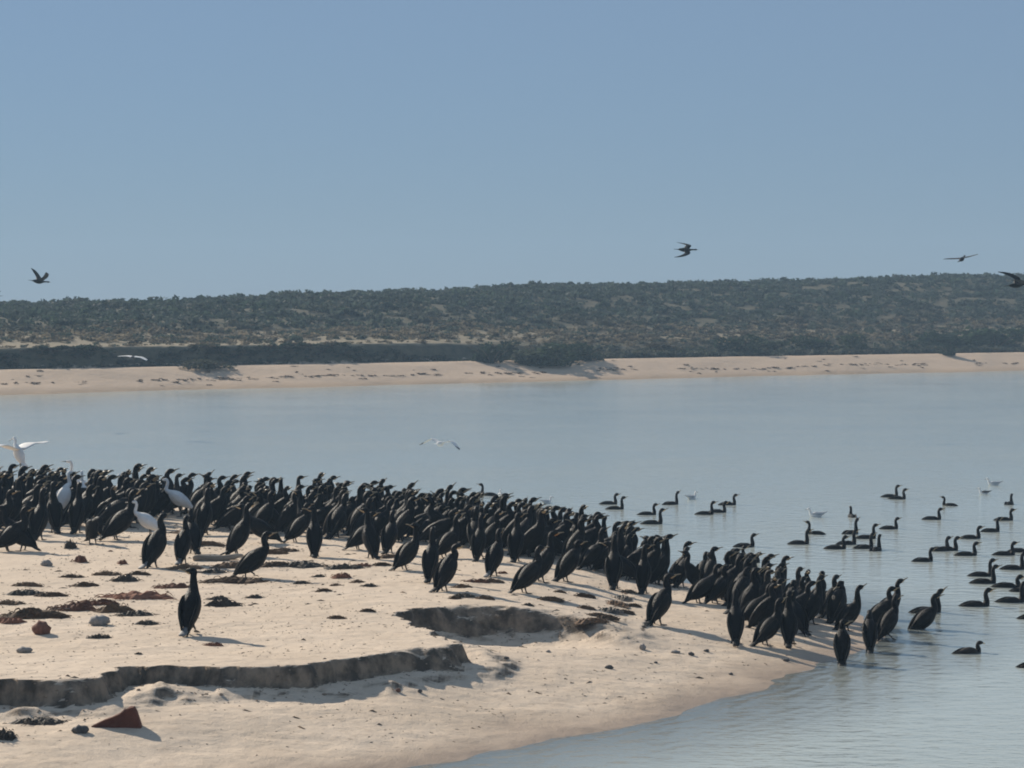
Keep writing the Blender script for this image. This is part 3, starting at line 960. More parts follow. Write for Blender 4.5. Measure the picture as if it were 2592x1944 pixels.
# egrets --------------------------------------------------------------------------
def egret_parts(tilt=32, nk='s', yaw=0, pitch=-5, legs=True):
    t = R(tilt)
    ax = np.array([math.cos(t), 0, math.sin(t)]); nn = np.array([-math.sin(t), 0, math.cos(t)])
    hip = np.array([0, 0, .25])
    P = lambda u, o=0.0, sd=0.0: hip + ax * (u - .12) + nn * o + np.array([0, sd, 0])
    C = [P(-.08), P(-.02), P(.06), P(.14), P(.22), P(.29), P(.335)]
    w = [.010, .042, .076, .096, .092, .068, .040]
    h = [.010, .042, .078, .100, .095, .070, .042]
    rel = {'s': [(.035, .015), (.055, .05), (.04, .10), (.03, .15), (.05, .19)],
           'tall': [(.03, .03), (.045, .09), (.035, .16), (.032, .23), (.05, .28)],
           'short': [(.03, .02), (.035, .05), (.02, .08), (.02, .105), (.04, .125)]}[nk]
    sh = C[-1]
    for (dx, dz), r0 in zip(rel, (.036, .028, .023, .021, .022)):
        C.append(sh + [dx, 0, dz]); w.append(r0); h.append(r0)
    he = C[-1]; hd = hd_vec(R(yaw), R(pitch)); hs_ = np.array([-math.sin(R(yaw)), math.cos(R(yaw)), 0])
    S = [np.array([0, 1., 0])] * (len(C) - 1) + [hs_ * .5 + [0, .5, 0]]
    for q, r0 in ((.02, .024), (.05, .019), (.068, .009)):
        C.append(he + hd * q); w.append(r0 * .9); h.append(r0); S.append(hs_)
    parts = [('body', MB().loft(C, w, h, S, 10, 2).mesh('body', M_WHITE), [])]
    parts.append(('bill', MB().loft([he + hd * .06, he + hd * .11, he + hd * .165], [.009, .006, .002], [.010, .006, .002], [hs_] * 3, 6, 1).mesh('bill', M_EBILL), []))
    for sd in (1, -1):
        W = [P(.30, .01, sd * .05), P(.23, .02, sd * .085), P(.12, .022, sd * .089), P(.02, .018, sd * .06), P(-.07, .012, sd * .024), P(-.12, .006, sd * .01)]
        parts.append(('wing', MB().loft(W, [.006, .014, .016, .013, .008, .003], [.014, .044, .054, .044, .024, .006], None, 8, 2).mesh('wing', M_WHITE), []))
    if legs:
        for sd in (1, -1):
            parts.append(('leg', MB().loft([(0, sd * .022, .20), (-.012, sd * .024, .11), (.006, sd * .025, .004)], [.012, .007, .006], [.014, .007, .006], None, 6, 2)
                          .mesh('leg', M_LEG), [('foot', MB().loft([(-.02, sd * .025, .005), (.01, sd * .025, .007), (.06, sd * .03, .004)], [.006, .014, .018], [.004, .005, .003], None, 6, 1).mesh('foot', M_LEG))]))
    return parts
EG = {'s': egret_parts(34, 's'), 'tall': egret_parts(40, 'tall', 0, 0), 'up': egret_parts(62, 's', 0, 0), 'short': egret_parts(44, 'short')}
def egret(px, py, pose, rz, label, sc=1.0, gap=.45):
    p = ground(px, py)
    placed.append((p[0], p[1])); clear.append((p[0], p[1], gap))
    put_bird(EG[pose], tuple(p), R(rz), sc, label, 'white egrets among the cormorants', 'egret', 'egret')
egret(379, 1366, 's', 165, 'nearest white egret facing left at the front of the cormorants', 1.12)
egret(458, 1308, 's', 168, 'white egret facing left in the middle rows, right of the others', 1.22, .55)
egret(158, 1312, 'up', 60, 'white egret with a big upright white back at the left', 1.32)
egret(208, 1298, 'up', 100, 'narrow white egret half hidden behind a cormorant at left', 1.2, .1)
egret(212, 1272, 'tall', 176, 'white egret at the back whose head rises above the flock', 1.22, 0)
egret(300, 1300, 'up', 95, 'white egret glimpsed between two dark cormorants', 1.12, .1)
egret(368, 1295, 'short', 40, 'white egret with only its pale back showing in the rows', 1.1, .14)
egret(26, 1290, 'tall', 20, 'pale egret hidden in the flock below the landing egret', 1.0, 0.08)
# egret with spread wings coming down on the flock
root = link('egret', None, None, at_y(48, 1152, 50.5), R(150), 1.12)
tag(root, 'white egret landing with wings spread wide above the left of the flock', 'egret', 'white egrets among the cormorants')
C = [(-.10, 0, -.14), (-.06, 0, -.09), (-.02, 0, -.02), (.02, 0, .06), (.05, 0, .12), (.07, 0, .16), (.085, 0, .20), (.08, 0, .25), (.09, 0, .285), (.115, 0, .295), (.145, 0, .285)]
w = [.03, .066, .092, .088, .062, .042, .030, .024, .024, .027, .01]
link('body', MB().loft(C, w, w, None, 10, 2).mesh('body', M_WHITE), root)
link('bill', MB().loft([(.14, 0, .288), (.19, 0, .262), (.24, 0, .235)], [.009, .006, .002], [.01, .006, .002], None, 6, 1).mesh('bill', M_EBILL), root)
link('tail', MB().loft([(-.07, 0, -.10), (-.11, 0, -.16), (-.15, 0, -.22)], [.04, .075, .085], [.02, .012, .005], None, 8, 1).mesh('tail', M_WHITE), root)
for sd in (1, -1):
    st = [(.02, sd * .05, .10, .24, .045), (.05, sd * .20, .14, .29, .03), (.06, sd * .38, .19, .30, .024), (.03, sd * .60, .19, .25, .016), (-.02, sd * .76, .21, .08, .006)]
    link('wing', wing_mesh(st, M_WHITE), root)
    link('leg', MB().loft([(-.05, sd * .03, -.12), (-.06, sd * .035, -.24), (-.02, sd * .035, -.36)], [.011, .006, .005], [.011, .006, .005], None, 6, 2).mesh('leg', M_LEG), root)

# packed rows of the flock ------------------------------------------------------
front = [(-60, 1352), (130, 1338), (250, 1336), (480, 1338), (560, 1345), (760, 1358), (880, 1368), (1080, 1375), (1200, 1392), (1320, 1408),
         (1480, 1436), (1600, 1468), (1720, 1486), (1800, 1505), (1850, 1550), (1900, 1592), (2000, 1602), (2070, 1575)]
fp = np.array([ground(*p) for p in front])
rear_heads = [(-60, 1192, 1.33), (0, 1192, 1.33), (300, 1195, 1.33), (560, 1203, 1.33), (800, 1218, 1.32), (1000, 1240, 1.28), (1250, 1268, 1.22),
              (1400, 1290, 1.16), (1500, 1308, 1.12), (1700, 1358, 0.98), (1850, 1396, 0.88), (1950, 1424, 0.82), (2060, 1460, .78)]
rp = np.array([at_z(a, b, z + float(np.interp(a, [300, 900, 1700], [.08, .0, -.06]))) for a, b, z in rear_heads])
rr = random.Random(21)
cand = []
poses = ['up', 'upR', 'upL', 'tall', 'tallR', 'lean', 'leanF', 'leanU', 'hunch', 'backn', 'pale', 'turnR', 'up', 'tall', 'upR', 'lean', 'leanU', 'preenU', 'preen', 'stretch', 'brown', 'upR', 'low', 'upF', 'upF', 'lean']
fill = []
for _ in range(60000):
    if len(fill) >= 285: break
    x = rr.uniform(-10.8, 4.7) if rr.random() < .6 else rr.uniform(.6, 4.7)
    y0 = np.interp(x, fp[:, 0], fp[:, 1]); y1 = np.interp(x, rp[:, 0], rp[:, 1])
    if y1 - y0 < .3: y1 = y0 + .3
    y = y1 - (y1 - y0) * rr.random() ** 1.25
    if abs(x) > 0.207 * y: continue
    if any(abs(x - a) < g_ and -2.6 < y - b < 0.1 for a, b, g_ in clear): continue
    if any((x - a) ** 2 + ((y - b) * .62) ** 2 < (.28 if x / y < -.06 else .25) ** 2 for a, b in placed): continue
    placed.append((x, y)); fill.append((x, y, (y - y0) / max(y1 - y0, .01)))
MARKS = [(40, 'the left photo edge'), (166, 'the big backed white egret'), (291, 'the large bird beside the nearest egret'), (400, 'the nearest egret'),
         (516, 'the driftwood log'), (620, 'the walking bird'), (745, 'the leaning whitish tailed bird'), (830, 'the slim left facing bird'), (930, 'the dark pair at mid left'),
         (1030, 'the thin necked bird'), (1123, 'the front leaning bird'), (1230, 'the white tailed slender bird'), (1310, 'the big leaning bird'),
         (1390, 'the orange throated bird'), (1480, 'the raised neck bird'), (1570, 'the top of the wrack line'), (1663, 'the bird alone below the wrack'),
         (1766, 'the long tailed leaning bird'), (1862, 'the front right group'), (1960, 'the middle of the front right group'), (2080, 'the tip of the spit')]
PW = {'lean': 'leaning', 'leanF': 'leaning', 'leanU': 'leaning', 'hunch': 'hunched', 'pale': 'pale tailed', 'turnR': 'turned', 'preenU': 'preening',
      'stretch': 'stretching', 'brown': 'brownish', 'upL': 'turned', 'backn': 'proud'}
def near_mark(px):
    return min(MARKS, key=lambda m: abs(m[0] - px))[1]
def far_flock(rows):
    """the hindmost birds, little more than heads between heads: one joined mesh"""
    V = []; Fq = []; MI = []; o = 0
    cache = {}
    for x, y, pose, rz, sc in rows:
        z = float(terrain(x, y)) - .004
        c, s_ = math.cos(rz) * sc, math.sin(rz) * sc
        for n, me, subs in PB[pose]:
            if n not in ('body', 'tail', 'wing', 'bill', 'throat'): continue
            if me.name not in cache:
                v = np.empty(len(me.vertices) * 3, np.float32); me.vertices.foreach_get('co', v)
                cache[me.name] = (v.reshape(-1, 3), [tuple(p.vertices) for p in me.polygons])
            v, f = cache[me.name]
            V.append(np.stack([v[:, 0] * c - v[:, 1] * s_ + x, v[:, 0] * s_ + v[:, 1] * c + y, v[:, 2] * sc + z], 1))
            Fq += [tuple(i + o for i in q) for q in f]; o += len(v)
            MI += [{'bill': 1, 'throat': 2, 'wing': 3}.get(n, 0)] * len(f)
    me = bpy.data.meshes.new('cormorant_flock')
    me.from_pydata(np.concatenate(V).tolist(), [], Fq)
    for m_ in (M_BODY, M_BILL, M_THROAT, M_WING): me.materials.append(m_)
    me.polygons.foreach_set('material_index', MI); me.polygons.foreach_set('use_smooth', [True] * len(me.polygons))
    kind(link('cormorant_flock', me), 'stuff', 'hindmost cormorants of the packed flock, hardly more than heads')
hind = sorted(range(len(fill)), key=lambda i: -fill[i][2])[:95]
hind = set(i for k, i in enumerate(hind) if k % 4 != 0)      # some of the skyline birds stay single
rows = []
for i, (x, y, f) in enumerate(fill):
    z = float(terrain(x, y))
    left = rr.random() < .09
    rz = rr.gauss(165, 22) if left else rr.gauss(13, 27)
    pose = rr.choice(poses); sc = rr.uniform(.96, 1.12) * size_at(1296 + x / y * F_PX)
    if i in hind:
        rows.append((x, y, pose, R(rz), sc)); continue
    depth = 'back' if f > .62 else ('middle' if f > .28 else 'front')
    lab = '%s black cormorant, bill %s, %s rows, behind %s' % (
        PW.get(pose, 'upright'), 'left' if left else 'right', depth, near_mark(1296 + x / y * F_PX))
    put_bird(PB[pose], (x, y, z - .004), R(rz), vary(sc), lab,
             'cormorants packed in the %s rows of the flock' % depth)
    ncorm += 1
far_flock(rows)

# swimming cormorants: (waterline px, pose, heading, label) -----------------------
G_SWIM = 'cormorants swimming beside the spit'
def swimmer(px, py, pose, rz, label, sc=1.0):
    global ncorm
    p = at_z(px, py, 0); ncorm += 1
    put_bird(PB[pose], (p[0], p[1], 0), R(rz), (sc * .75, sc * .80, sc * .84), label, G_SWIM)
for q in [
    (1241, 1254, 'swimT', 172, 'swimming cormorant facing left behind the heads of the flock'),
    (1537, 1276, 'swim', 12, 'swimming cormorant farthest left of the raft, smaller of a close pair'),
    (1553, 1289, 'swimT', 8, 'swimming cormorant in front of the pair farthest left'),
    (1695, 1277, 'swimU', 30, 'short tailed swimming cormorant left of the small white gull'),
    (1634, 1303, 'swim', 10, 'swimming cormorant above the long necked one near the flock'),
    (1646, 1326, 'swimT', 5, 'long necked swimming cormorant close behind the standing flock', 1.12),
    (1780, 1302, 'swimT', 8, 'left bird of three swimming cormorants in a tight row'),
    (1812, 1297, 'swim', 10, 'middle bird of three swimming cormorants in a tight row'),
    (1838, 1278, 'swim', 12, 'right and farthest of three swimming cormorants in a tight row'),
    (1880, 1384, 'swim', 15, 'swimming cormorant just off the back edge of the spit'),
    (2018, 1377, 'swimT', 10, 'solitary swimming cormorant with bill raised off the spit'),
    (1857, 1416, 'swim', 20, 'swimming cormorant half hidden by the flock at right'),
    (1890, 1424, 'swimL', 8, 'low cormorant back floating behind the flock at right'),
    (2249, 1258, 'swimT', 5, 'left of the farthest pair of swimming cormorants at right'),
    (2268, 1263, 'swim', 8, 'right of the farthest pair of swimming cormorants at right'),
    (2407, 1280, 'swim', 150, 'small swimming cormorant facing left, far right', .85),
    (2553, 1277, 'swim', 60, 'swimming cormorant facing away near the right edge, farthest', .95),
    (2355, 1315, 'swim', 8, 'swimming cormorant alone below the small left facing one'),
    (2158, 1309, 'swim', 95, 'swimming cormorant seen from behind right of the grey gull', .9),
    (2247, 1339, 'swim', 15, 'swimming cormorant with raised bill right of the crowded five', .95),
    (2537, 1317, 'swim', 8, 'upper of the two close swimmers near the right edge'),
    (2504, 1346, 'swimT', 20, 'lower of the two close swimmers near the right edge'),
    (2069, 1352, 'swimT', 155, 'swimming cormorant facing left below the grey gull', .9),
    (2452, 1363, 'swim', 5, 'low necked swimming cormorant in the middle of the right raft'),
    (2150, 1351, 'swimU', 40, 'topmost swimming cormorant of the crowded five'),
    (2139, 1378, 'swimT', 20, 'swimming cormorant in the centre of the crowded five'),
    (2110, 1389, 'swim', 5, 'long bodied swimming cormorant at the left of the crowded five'),
    (2188, 1363, 'swimT', 10, 'upper right swimming cormorant of the crowded five'),
    (2183, 1388, 'swimT', 25, 'lower right swimming cormorant of the crowded five'),
    (2215, 1394, 'swimT', 60, 'swimming cormorant with head turned away right of the crowded five'),
    (2376, 1394, 'swim', 30, 'left of two overlapping swimming cormorants at right centre', 1.05),
    (2392, 1393, 'swim', 5, 'right of two overlapping swimming cormorants at right centre', 1.05),
    (2441, 1406, 'swim', 8, 'swimming cormorant right of the overlapping two'),
    (2332, 1421, 'swim', 20, 'swimming cormorant left of and below the overlapping two', .97),
    (2537, 1405, 'swim', 5, 'left swimmer of the pair cut by the right edge'),
    (2574, 1397, 'swim', 5, 'swimming cormorant at the right edge behind its neighbour'),
    (2559, 1441, 'swimT', 8, 'swimming cormorant with a curved thick neck at the right edge', 1.05),
    (2478, 1458, 'swimT', 4, 'farther of two stretched parallel swimming cormorants', 1.02),
    (2484, 1476, 'swimT', 4, 'nearer of two stretched parallel swimming cormorants', 1.05),
    (2543, 1486, 'swimL', 0, 'low floating cormorant with folded neck near the right edge', 1.1),
    (2584, 1497, 'swim', 5, 'swimming cormorant mostly cut off by the right edge'),
    (2553, 1524, 'swimT', 5, 'tall necked swimming cormorant nearest the right edge', 1.1),
    (2462, 1534, 'swim', 5, 'swimming cormorant with straight bill nearest to the wading birds', 1.1),
    (2608, 1566, 'swimL', 5, 'tail of a swimming cormorant at the right edge'),
    (2612, 1689, 'swimL', 5, 'nearest swimming cormorant, only just inside the right edge'),
    (2338, 1550, 'swimU', 10, 'cormorant floating just behind the rightmost wading one', 1.15),
]:
    swimmer(*q)
p = at_z(2446, 1653, 0)
put_bird(PB['duck'], (p[0], p[1], 0), R(18), .66, 'small dark duck-like bird with a pale bill swimming alone in front', None, 'water_bird', 'water bird')

# flying birds ----------------
def flyer(px, py, dist, rot, up_l, up_r, label, bm, wm, sc=1.0, bill=None, neck=.22, name='cormorant', cat='cormorant', tipm=None, sweep=.08, ch=1.0):
    """rot = (roll, pitch, heading) in degrees; up_l/up_r = (inner, outer) wing elevation in degrees"""
    root = link(name, None, None, at_y(px, py, dist), 0, sc)
    root.rotation_euler = (R(rot[0]), R(rot[1]), R(rot[2]))
    tag(root, label, cat, 'birds flying over the water and the shore')
    C = [(-.24, 0, .0), (-.17, 0, 0), (-.05, 0, -.008), (.08, 0, -.008), (.17, 0, 0), (.17 + neck * .4, 0, .012), (.17 + neck * .8, 0, .018),
         (.17 + neck + .03, 0, .022), (.17 + neck + .07, 0, .02)]
    rw = [.02, .05, .085, .085, .055, .032, .027, .033, .012]
    link('body', MB().loft(C, rw, [r * .92 for r in rw], None, 9, 2).mesh('body', bm), root)
    e = .17 + neck + .062
    link('bill', MB().loft([(e, 0, .02), (e + .04, 0, .018), (e + .075, 0, .014)], [.011, .007, .003], [.011, .007, .003], None, 6, 1)
         .mesh('bill', bill or M_BILL), root)
    link('tail', MB().loft([(-.20, 0, 0), (-.30, 0, .0), (-.39, 0, .0), (-.41, 0, 0)], [.03, .045, .06, .04], [.02, .01, .006, .003], None, 8, 1)
         .mesh('tail', bm), root)
    for sd, (a1, a2) in ((1, up_l), (-1, up_r)):
        p0 = np.array([.06, sd * .05, .03])
        p1 = p0 + np.array([.06, sd * .28 * math.cos(R(a1)), .28 * math.sin(R(a1))])
        p2 = p1 + np.array([-sweep, sd * .25 * math.cos(R(a2)), .25 * math.sin(R(a2))])
        p3 = p2 + np.array([-sweep * 1.3, sd * .14 * math.cos(R(a2)), .14 * math.sin(R(a2))])
        w = link('wing', wing_mesh([(*p0, .20 * ch, .035), (*((p0 + p1) / 2), .21 * ch, .026), (*p1, .20 * ch, .02), (*p2, .15 * ch, .012), (*p3, .03, .005)], wm), root)
        if tipm:
            q0 = p2 * .75 + p3 * .25
            link('wing_tip', wing_mesh([(*q0, .14 * ch, .02), (*((q0 + p3) / 2), .09 * ch, .014), (*(p3 + (p3 - p2) * .06), .02, .006)], tipm), w)

flyer(97, 712, 95, (0, 6, 38), (36, 48), (30, 22), 'dark cormorant flying at far left with wings raised in a V', M_BODY, M_BROWN, 1.0)
flyer(1733, 632, 95, (6, 3, -6), (24, 8), (-30, -20), 'dark cormorant flying right over the hill, one wing up one down', M_BODY, M_BODY, 1.0, sweep=.20)
flyer(2434, 656, 100, (-10, -16, 62), (4, 14), (-2, 8), 'brownish cormorant gliding above the skyline at right', M_BODY, M_BROWN, 1.0)
flyer(2572, 722, 78, (8, -4, 8), (34, 30), (20, 24), 'dark cormorant with raised wings cut by the right photo edge', M_BODY, M_BODY, .95, sweep=.22)
flyer(-16, 749, 100, (0, 0, 170), (10, 20), (10, 20), 'distant dark bird just entering at the left photo edge', M_BODY, M_BODY, .9)
flyer(1114, 1123, 62, (4, 2, 70), (18, -32), (14, -34), 'white gull gliding low over the water with bent wings', M_WHITE, M_WHITE, .80, M_YBILL, .06, 'gull', 'gull', M_DGREY, ch=1.7)
flyer(337, 905, 98, (-6, -6, 66), (12, 6), (-14, -22), 'pale grey gull flying in front of the far bank at left', M_DGREY, M_WHITE, .90, M_YBILL, .06, 'gull', 'gull', M_WHITE, ch=1.4)

# gulls on the water ---------------------------------------------------------------
def gull_parts(wm, swim=True):
    z0 = 0.0 if swim else .09
    C = [(-.15, 0, .055), (-.10, 0, .045), (-.03, 0, .03), (.05, 0, .03), (.10, 0, .045), (.125, 0, .085), (.13, 0, .125), (.145, 0, .155), (.17, 0, .155), (.19, 0, .148)]
    C = [(a, b, c + z0) for a, b, c in C]
    w = [.008, .028, .055, .060, .042, .026, .023, .027, .022, .008]
    p = [('body', MB().loft(C, w, w, None, 9, 2).mesh('body', M_WHITE), []),
         ('bill', MB().loft([(.185, 0, .148 + z0), (.21, 0, .146 + z0), (.235, 0, .140 + z0)], [.007, .005, .002], [.007, .005, .002], None, 6, 1).mesh('bill', M_EBILL), [])]
    for sd in (1, -1):
        W = [(.08, sd * .04, .055 + z0), (.02, sd * .056, .06 + z0), (-.07, sd * .045, .062 + z0), (-.16, sd * .02, .082 + z0), (-.22, sd * .008, .105 + z0)]
        p.append(('wing', MB().loft(W, [.006, .012, .011, .007, .003], [.016, .034, .028, .014, .004], None, 8, 2).mesh('wing', wm), []))
    if not swim:
        for sd in (1, -1):
            p.append(('leg', MB().loft([(0, sd * .02, .07), (.0, sd * .02, .003)], [.006, .005], [.006, .005], None, 5, 1).mesh('leg', M_LEG), []))
    return p
GU = gull_parts(M_GREY); GD = gull_parts(M_DGREY); GS = gull_parts(M_GREY, False)
for px, py, pr, rz, lab, sc in [
    (1750, 1263, GU, 40, 'small white gull swimming beside the cormorant raft', 1.0),
    (2067, 1308, GU, 178, 'pale grey gull swimming left with a raised tail', 1.1),
    (2492, 1250, GD, 165, 'lower and darker of two gulls at the far right', .85),
    (2516, 1228, GU, 172, 'upper of two grey gulls at the far right', 1.05),
    (1267, 1256, GU, 90, 'pale gull floating behind the heads at the centre', .9),
    (1383, 1274, GU, 30, 'pale gull floating behind the bills right of centre', .9)]:
    p = at_z(px, py, 0)
    put_bird(pr, (p[0], p[1], 0), R(rz), sc, lab, 'gulls resting on the water', 'gull', 'gull')
p = ground(1396, 1412)
put_bird(GS, tuple(p), R(20), 1.0, 'small grey gull standing on sand among the cormorant legs', None, 'gull', 'gull')

# ------------------------------------------------------------------ things lying on the sand
M_WEED = plain('dried_brown_seaweed', (0.065, 0.042, 0.027), (0.17, 0.105, 0.062), 9, 0.85, 0.15, 0.6, 0.35)
M_WEEDR = plain('rusty_red_seaweed', (0.12, 0.048, 0.030), (0.24, 0.11, 0.066), 9, 0.85, 0.15, 0.6, 0.3)
M_WEEDD = plain('blackish_seaweed', (0.026, 0.021, 0.017), (0.070, 0.055, 0.040), 9, 0.7, 0.3, 0.6, 0.3)
M_CRUMB = plain('dry_weed_crumbs', (0.12, 0.085, 0.06), (0.26, 0.19, 0.13), 3, 0.9, 0.1)
M_STONE = plain('grey_stone', (0.20, 0.19, 0.18), (0.34, 0.32, 0.30), 8, 0.85, 0.2, 0.5)
M_RSTONE = plain('red_brown_stone', (0.13, 0.060, 0.042), (0.24, 0.12, 0.085), 8, 0.85, 0.2, 0.5)
M_DSTONE = plain('dark_stone', (0.06, 0.058, 0.058), (0.12, 0.115, 0.11), 8, 0.8, 0.3, 0.5)
M_WOOD = plain('weathered_driftwood', (0.20, 0.165, 0.13), (0.36, 0.31, 0.25), 6, 0.85, 0.15, 0.5)
M_CLAY = plain('rust_red_clay', (0.085, 0.032, 0.022), (0.17, 0.062, 0.038), 6, 0.85, 0.15, 1.0)

def weed_mesh(seed, m, strands=46):
    """flat heap of tangled weed, about 1 m wide, 0.2 m deep before scaling"""
    r = np.random.default_rng(seed)
    b = MB()
    nx, ny = 17, 7
    v = []
    for j in range(ny):
        for i in range(nx):
            u = i / (nx - 1) * 2 - 1; w = j / (ny - 1) * 2 - 1
            ed = max(0, 1 - u * u - w * w * .9)
            z = ed ** .7 * .12 * (0.6 + .8 * r.random()) - .012
            v.append((u * .5 + r.normal(0, .012), w * .5 * (.75 + .25 * math.sin(3 * u + seed)) + r.normal(0, .02), z))
    f = [(j * nx + i, j * nx + i + 1, (j + 1) * nx + i + 1, (j + 1) * nx + i) for j in range(ny - 1) for i in range(nx - 1)]
    b.add(v, f)
    for _ in range(strands):
        x, y = r.normal(0, .27), r.normal(0, .22)
        a = r.normal(0, .5) + (math.pi if r.random() < .5 else 0)
        l = r.uniform(.08, .24)
        pts = []
        hgt = r.uniform(.02, .14) * max(.25, 1 - 3 * x * x)
        for k_ in range(4):
            q = k_ / 3
            pts.append((x + math.cos(a) * l * q, y + math.sin(a) * l * q * 1.6 + .02 * math.sin(5 * q + a), hgt * math.sin(math.pi * (q * .8 + .15)) + .004))
        b.loft(pts, [.012, .014, .012, .004], [.006, .008, .006, .003], None, 4, 1)
    return b.mesh('seaweed', m, False)
WEEDS = {k_: [weed_mesh(s + i, m) for i in range(3)] for k_, m, s in (('b', M_WEED, 10), ('r', M_WEEDR, 20), ('d', M_WEEDD, 30))}
def weed(px, py, wpx, c, label=None, deep=None, hi=1.0, rz=None):
    p = ground(px, py)
    k_ = p[1] / F_PX
    w = wpx * k_
    o = link('seaweed', random.choice(WEEDS[c]), None, (p[0], p[1], p[2] - .006), R(random.uniform(-8, 8) if rz is None else rz),
             (w * 1.12, (deep or w * .6), w ** .5 * .78 * hi))
    tag(o, label or 'small %s seaweed scrap %s %s' % ({'b': 'brown', 'r': 'reddish', 'd': 'blackish'}[c], 'on the sand below' if py > 1440 else 'close under', near_mark(px)), 'seaweed', 'seaweed stranded on the sand')
for q in [
    (590, 1474, 160, 'b', 'long brown seaweed ridge behind the lone cormorant'),
    (762, 1434, 115, 'd', 'dark seaweed heap right of the walking cormorant'),
    (700, 1432, 90, 'b', 'brown seaweed just behind the walking cormorant'),
    (762, 1478, 46, 'd', 'small dark double clump below the heap right of the walking bird'),
    (645, 1513, 42, 'd', 'short black clump right of the lone cormorant, upper one'),
    (554, 1517, 52, 'd', 'thin black weed strip level with the lone bird, upper'),
    (562, 1536, 96, 'd', 'long black weed strip beside the lone bird\'s shoulder', .14, 1.4),
    (318, 1471, 64, 'd', 'black rounded weed heap left of the lone cormorant', .22, 1.6),
    (440, 1488, 95, 'r', 'reddish seaweed heap just left behind the lone cormorant'),
    (345, 1514, 175, 'r', 'long rusty seaweed band left of the lone cormorant'),
    (240, 1530, 120, 'r', 'rusty seaweed above the grey stone'),
    (187, 1545, 110, 'r', 'dark red seaweed pile in the middle of the left band', None, 1.4),
    (85, 1564, 180, 'b', 'widest brown seaweed band at the left edge', .5, 1.3),
    (20, 1575, 90, 'r', 'reddish seaweed at the left photo edge'),
    (290, 1549, 100, 'b', 'brown seaweed with a knob right of the dark red pile', None, 1.5),
    (345, 1558, 90, 'd', 'dark thin seaweed tail above the grey stone, right'),
    (215, 1484, 70, 'b', 'brown seaweed clump upper left of the black heap'),
    (68, 1484, 80, 'b', 'upper brown seaweed clump at the left edge'),
    (62, 1505, 95, 'd', 'dark seaweed clump at the left edge below the upper one'),
    (130, 1510, 90, 'b', None), (20, 1530, 80, 'b', None), (270, 1455, 70, 'b', None), (180, 1462, 60, 'b', None), (350, 1455, 60, 'b', None),
    (178, 1388, 28, 'd', 'small pointed dark clump under the left cormorants', .3, 3.2),
    (204, 1422, 32, 'r', 'small red seaweed lump below the left cormorants', .25, 2.4),
    (310, 1428, 24, 'r', None, .2, 2.0), (280, 1396, 12, 'r', None),
    (470, 1440, 90, 'b', 'brown seaweed under the cormorant at the left end of the driftwood'),
    (600, 1435, 120, 'b', None), (540, 1450, 70, 'd', None), (690, 1402, 80, 'b', None), (720, 1395, 70, 'b', None), (480, 1350, 90, 'b', None), (520, 1380, 90, 'b', None),
    (872, 1439, 98, 'd', 'thin dark seaweed strip at mid left below the upright bird'),
    (918, 1433, 45, 'r', 'reddish seaweed scrap right of the thin dark strip'), (965, 1431, 50, 'b', None), (865, 1462, 48, 'r', 'reddish brown mound below the thin dark strip', .25, 1.5),
    (808, 1461, 34, 'd', None), (985, 1412, 60, 'b', None), (820, 1497, 40, 'b', None), (905, 1475, 36, 'b', None), (935, 1485, 40, 'd', None), (850, 1483, 30, 'b', None),
    (1205, 1474, 66, 'r', 'reddish seaweed strip between the front leaning birds'), (1170, 1488, 52, 'b', None), (1172, 1511, 60, 'd', 'dark seaweed strip above the hollow, left'),
    (1225, 1516, 50, 'b', None), (1150, 1516, 36, 'b', None), (1245, 1474, 60, 'b', None), (1270, 1452, 30, 'r', None),
    (1390, 1520, 70, 'b', None), (1475, 1511, 60, 'b', None), (1336, 1533, 30, 'd', None), (1415, 1500, 34, 'b', None),
    (1480, 1541, 50, 'b', None), (1510, 1560, 60, 'b', None), (1540, 1548, 70, 'd', 'dark wrack heap at the lower end of the wrack line', .5), (1555, 1530, 60, 'b', None, .6),
    (1572, 1515, 50, 'd', 'dark wrack in the middle of the wrack line', .6), (1590, 1500, 40, 'b', None, .6), (1530, 1566, 70, 'b', None, .4), (1500, 1575, 80, 'b', None, .3),
    (1600, 1535, 44, 'b', None), (1580, 1552, 50, 'b', None), (930, 1548, 40, 'b', None), (850, 1566, 50, 'b', None), (540, 1635, 50, 'r', None), (350, 1657, 20, 'd', None),
    (8, 1868, 60, 'd', 'dark weed lump at the left edge below the scarp', .35, 2.0), (95, 1832, 150, 'd', 'dark weed streak along the foot of the left scarp', .3, .8),
    (250, 1615, 60, 'd', None), (370, 1580, 60, 'd', None),
]:
    weed(*q)

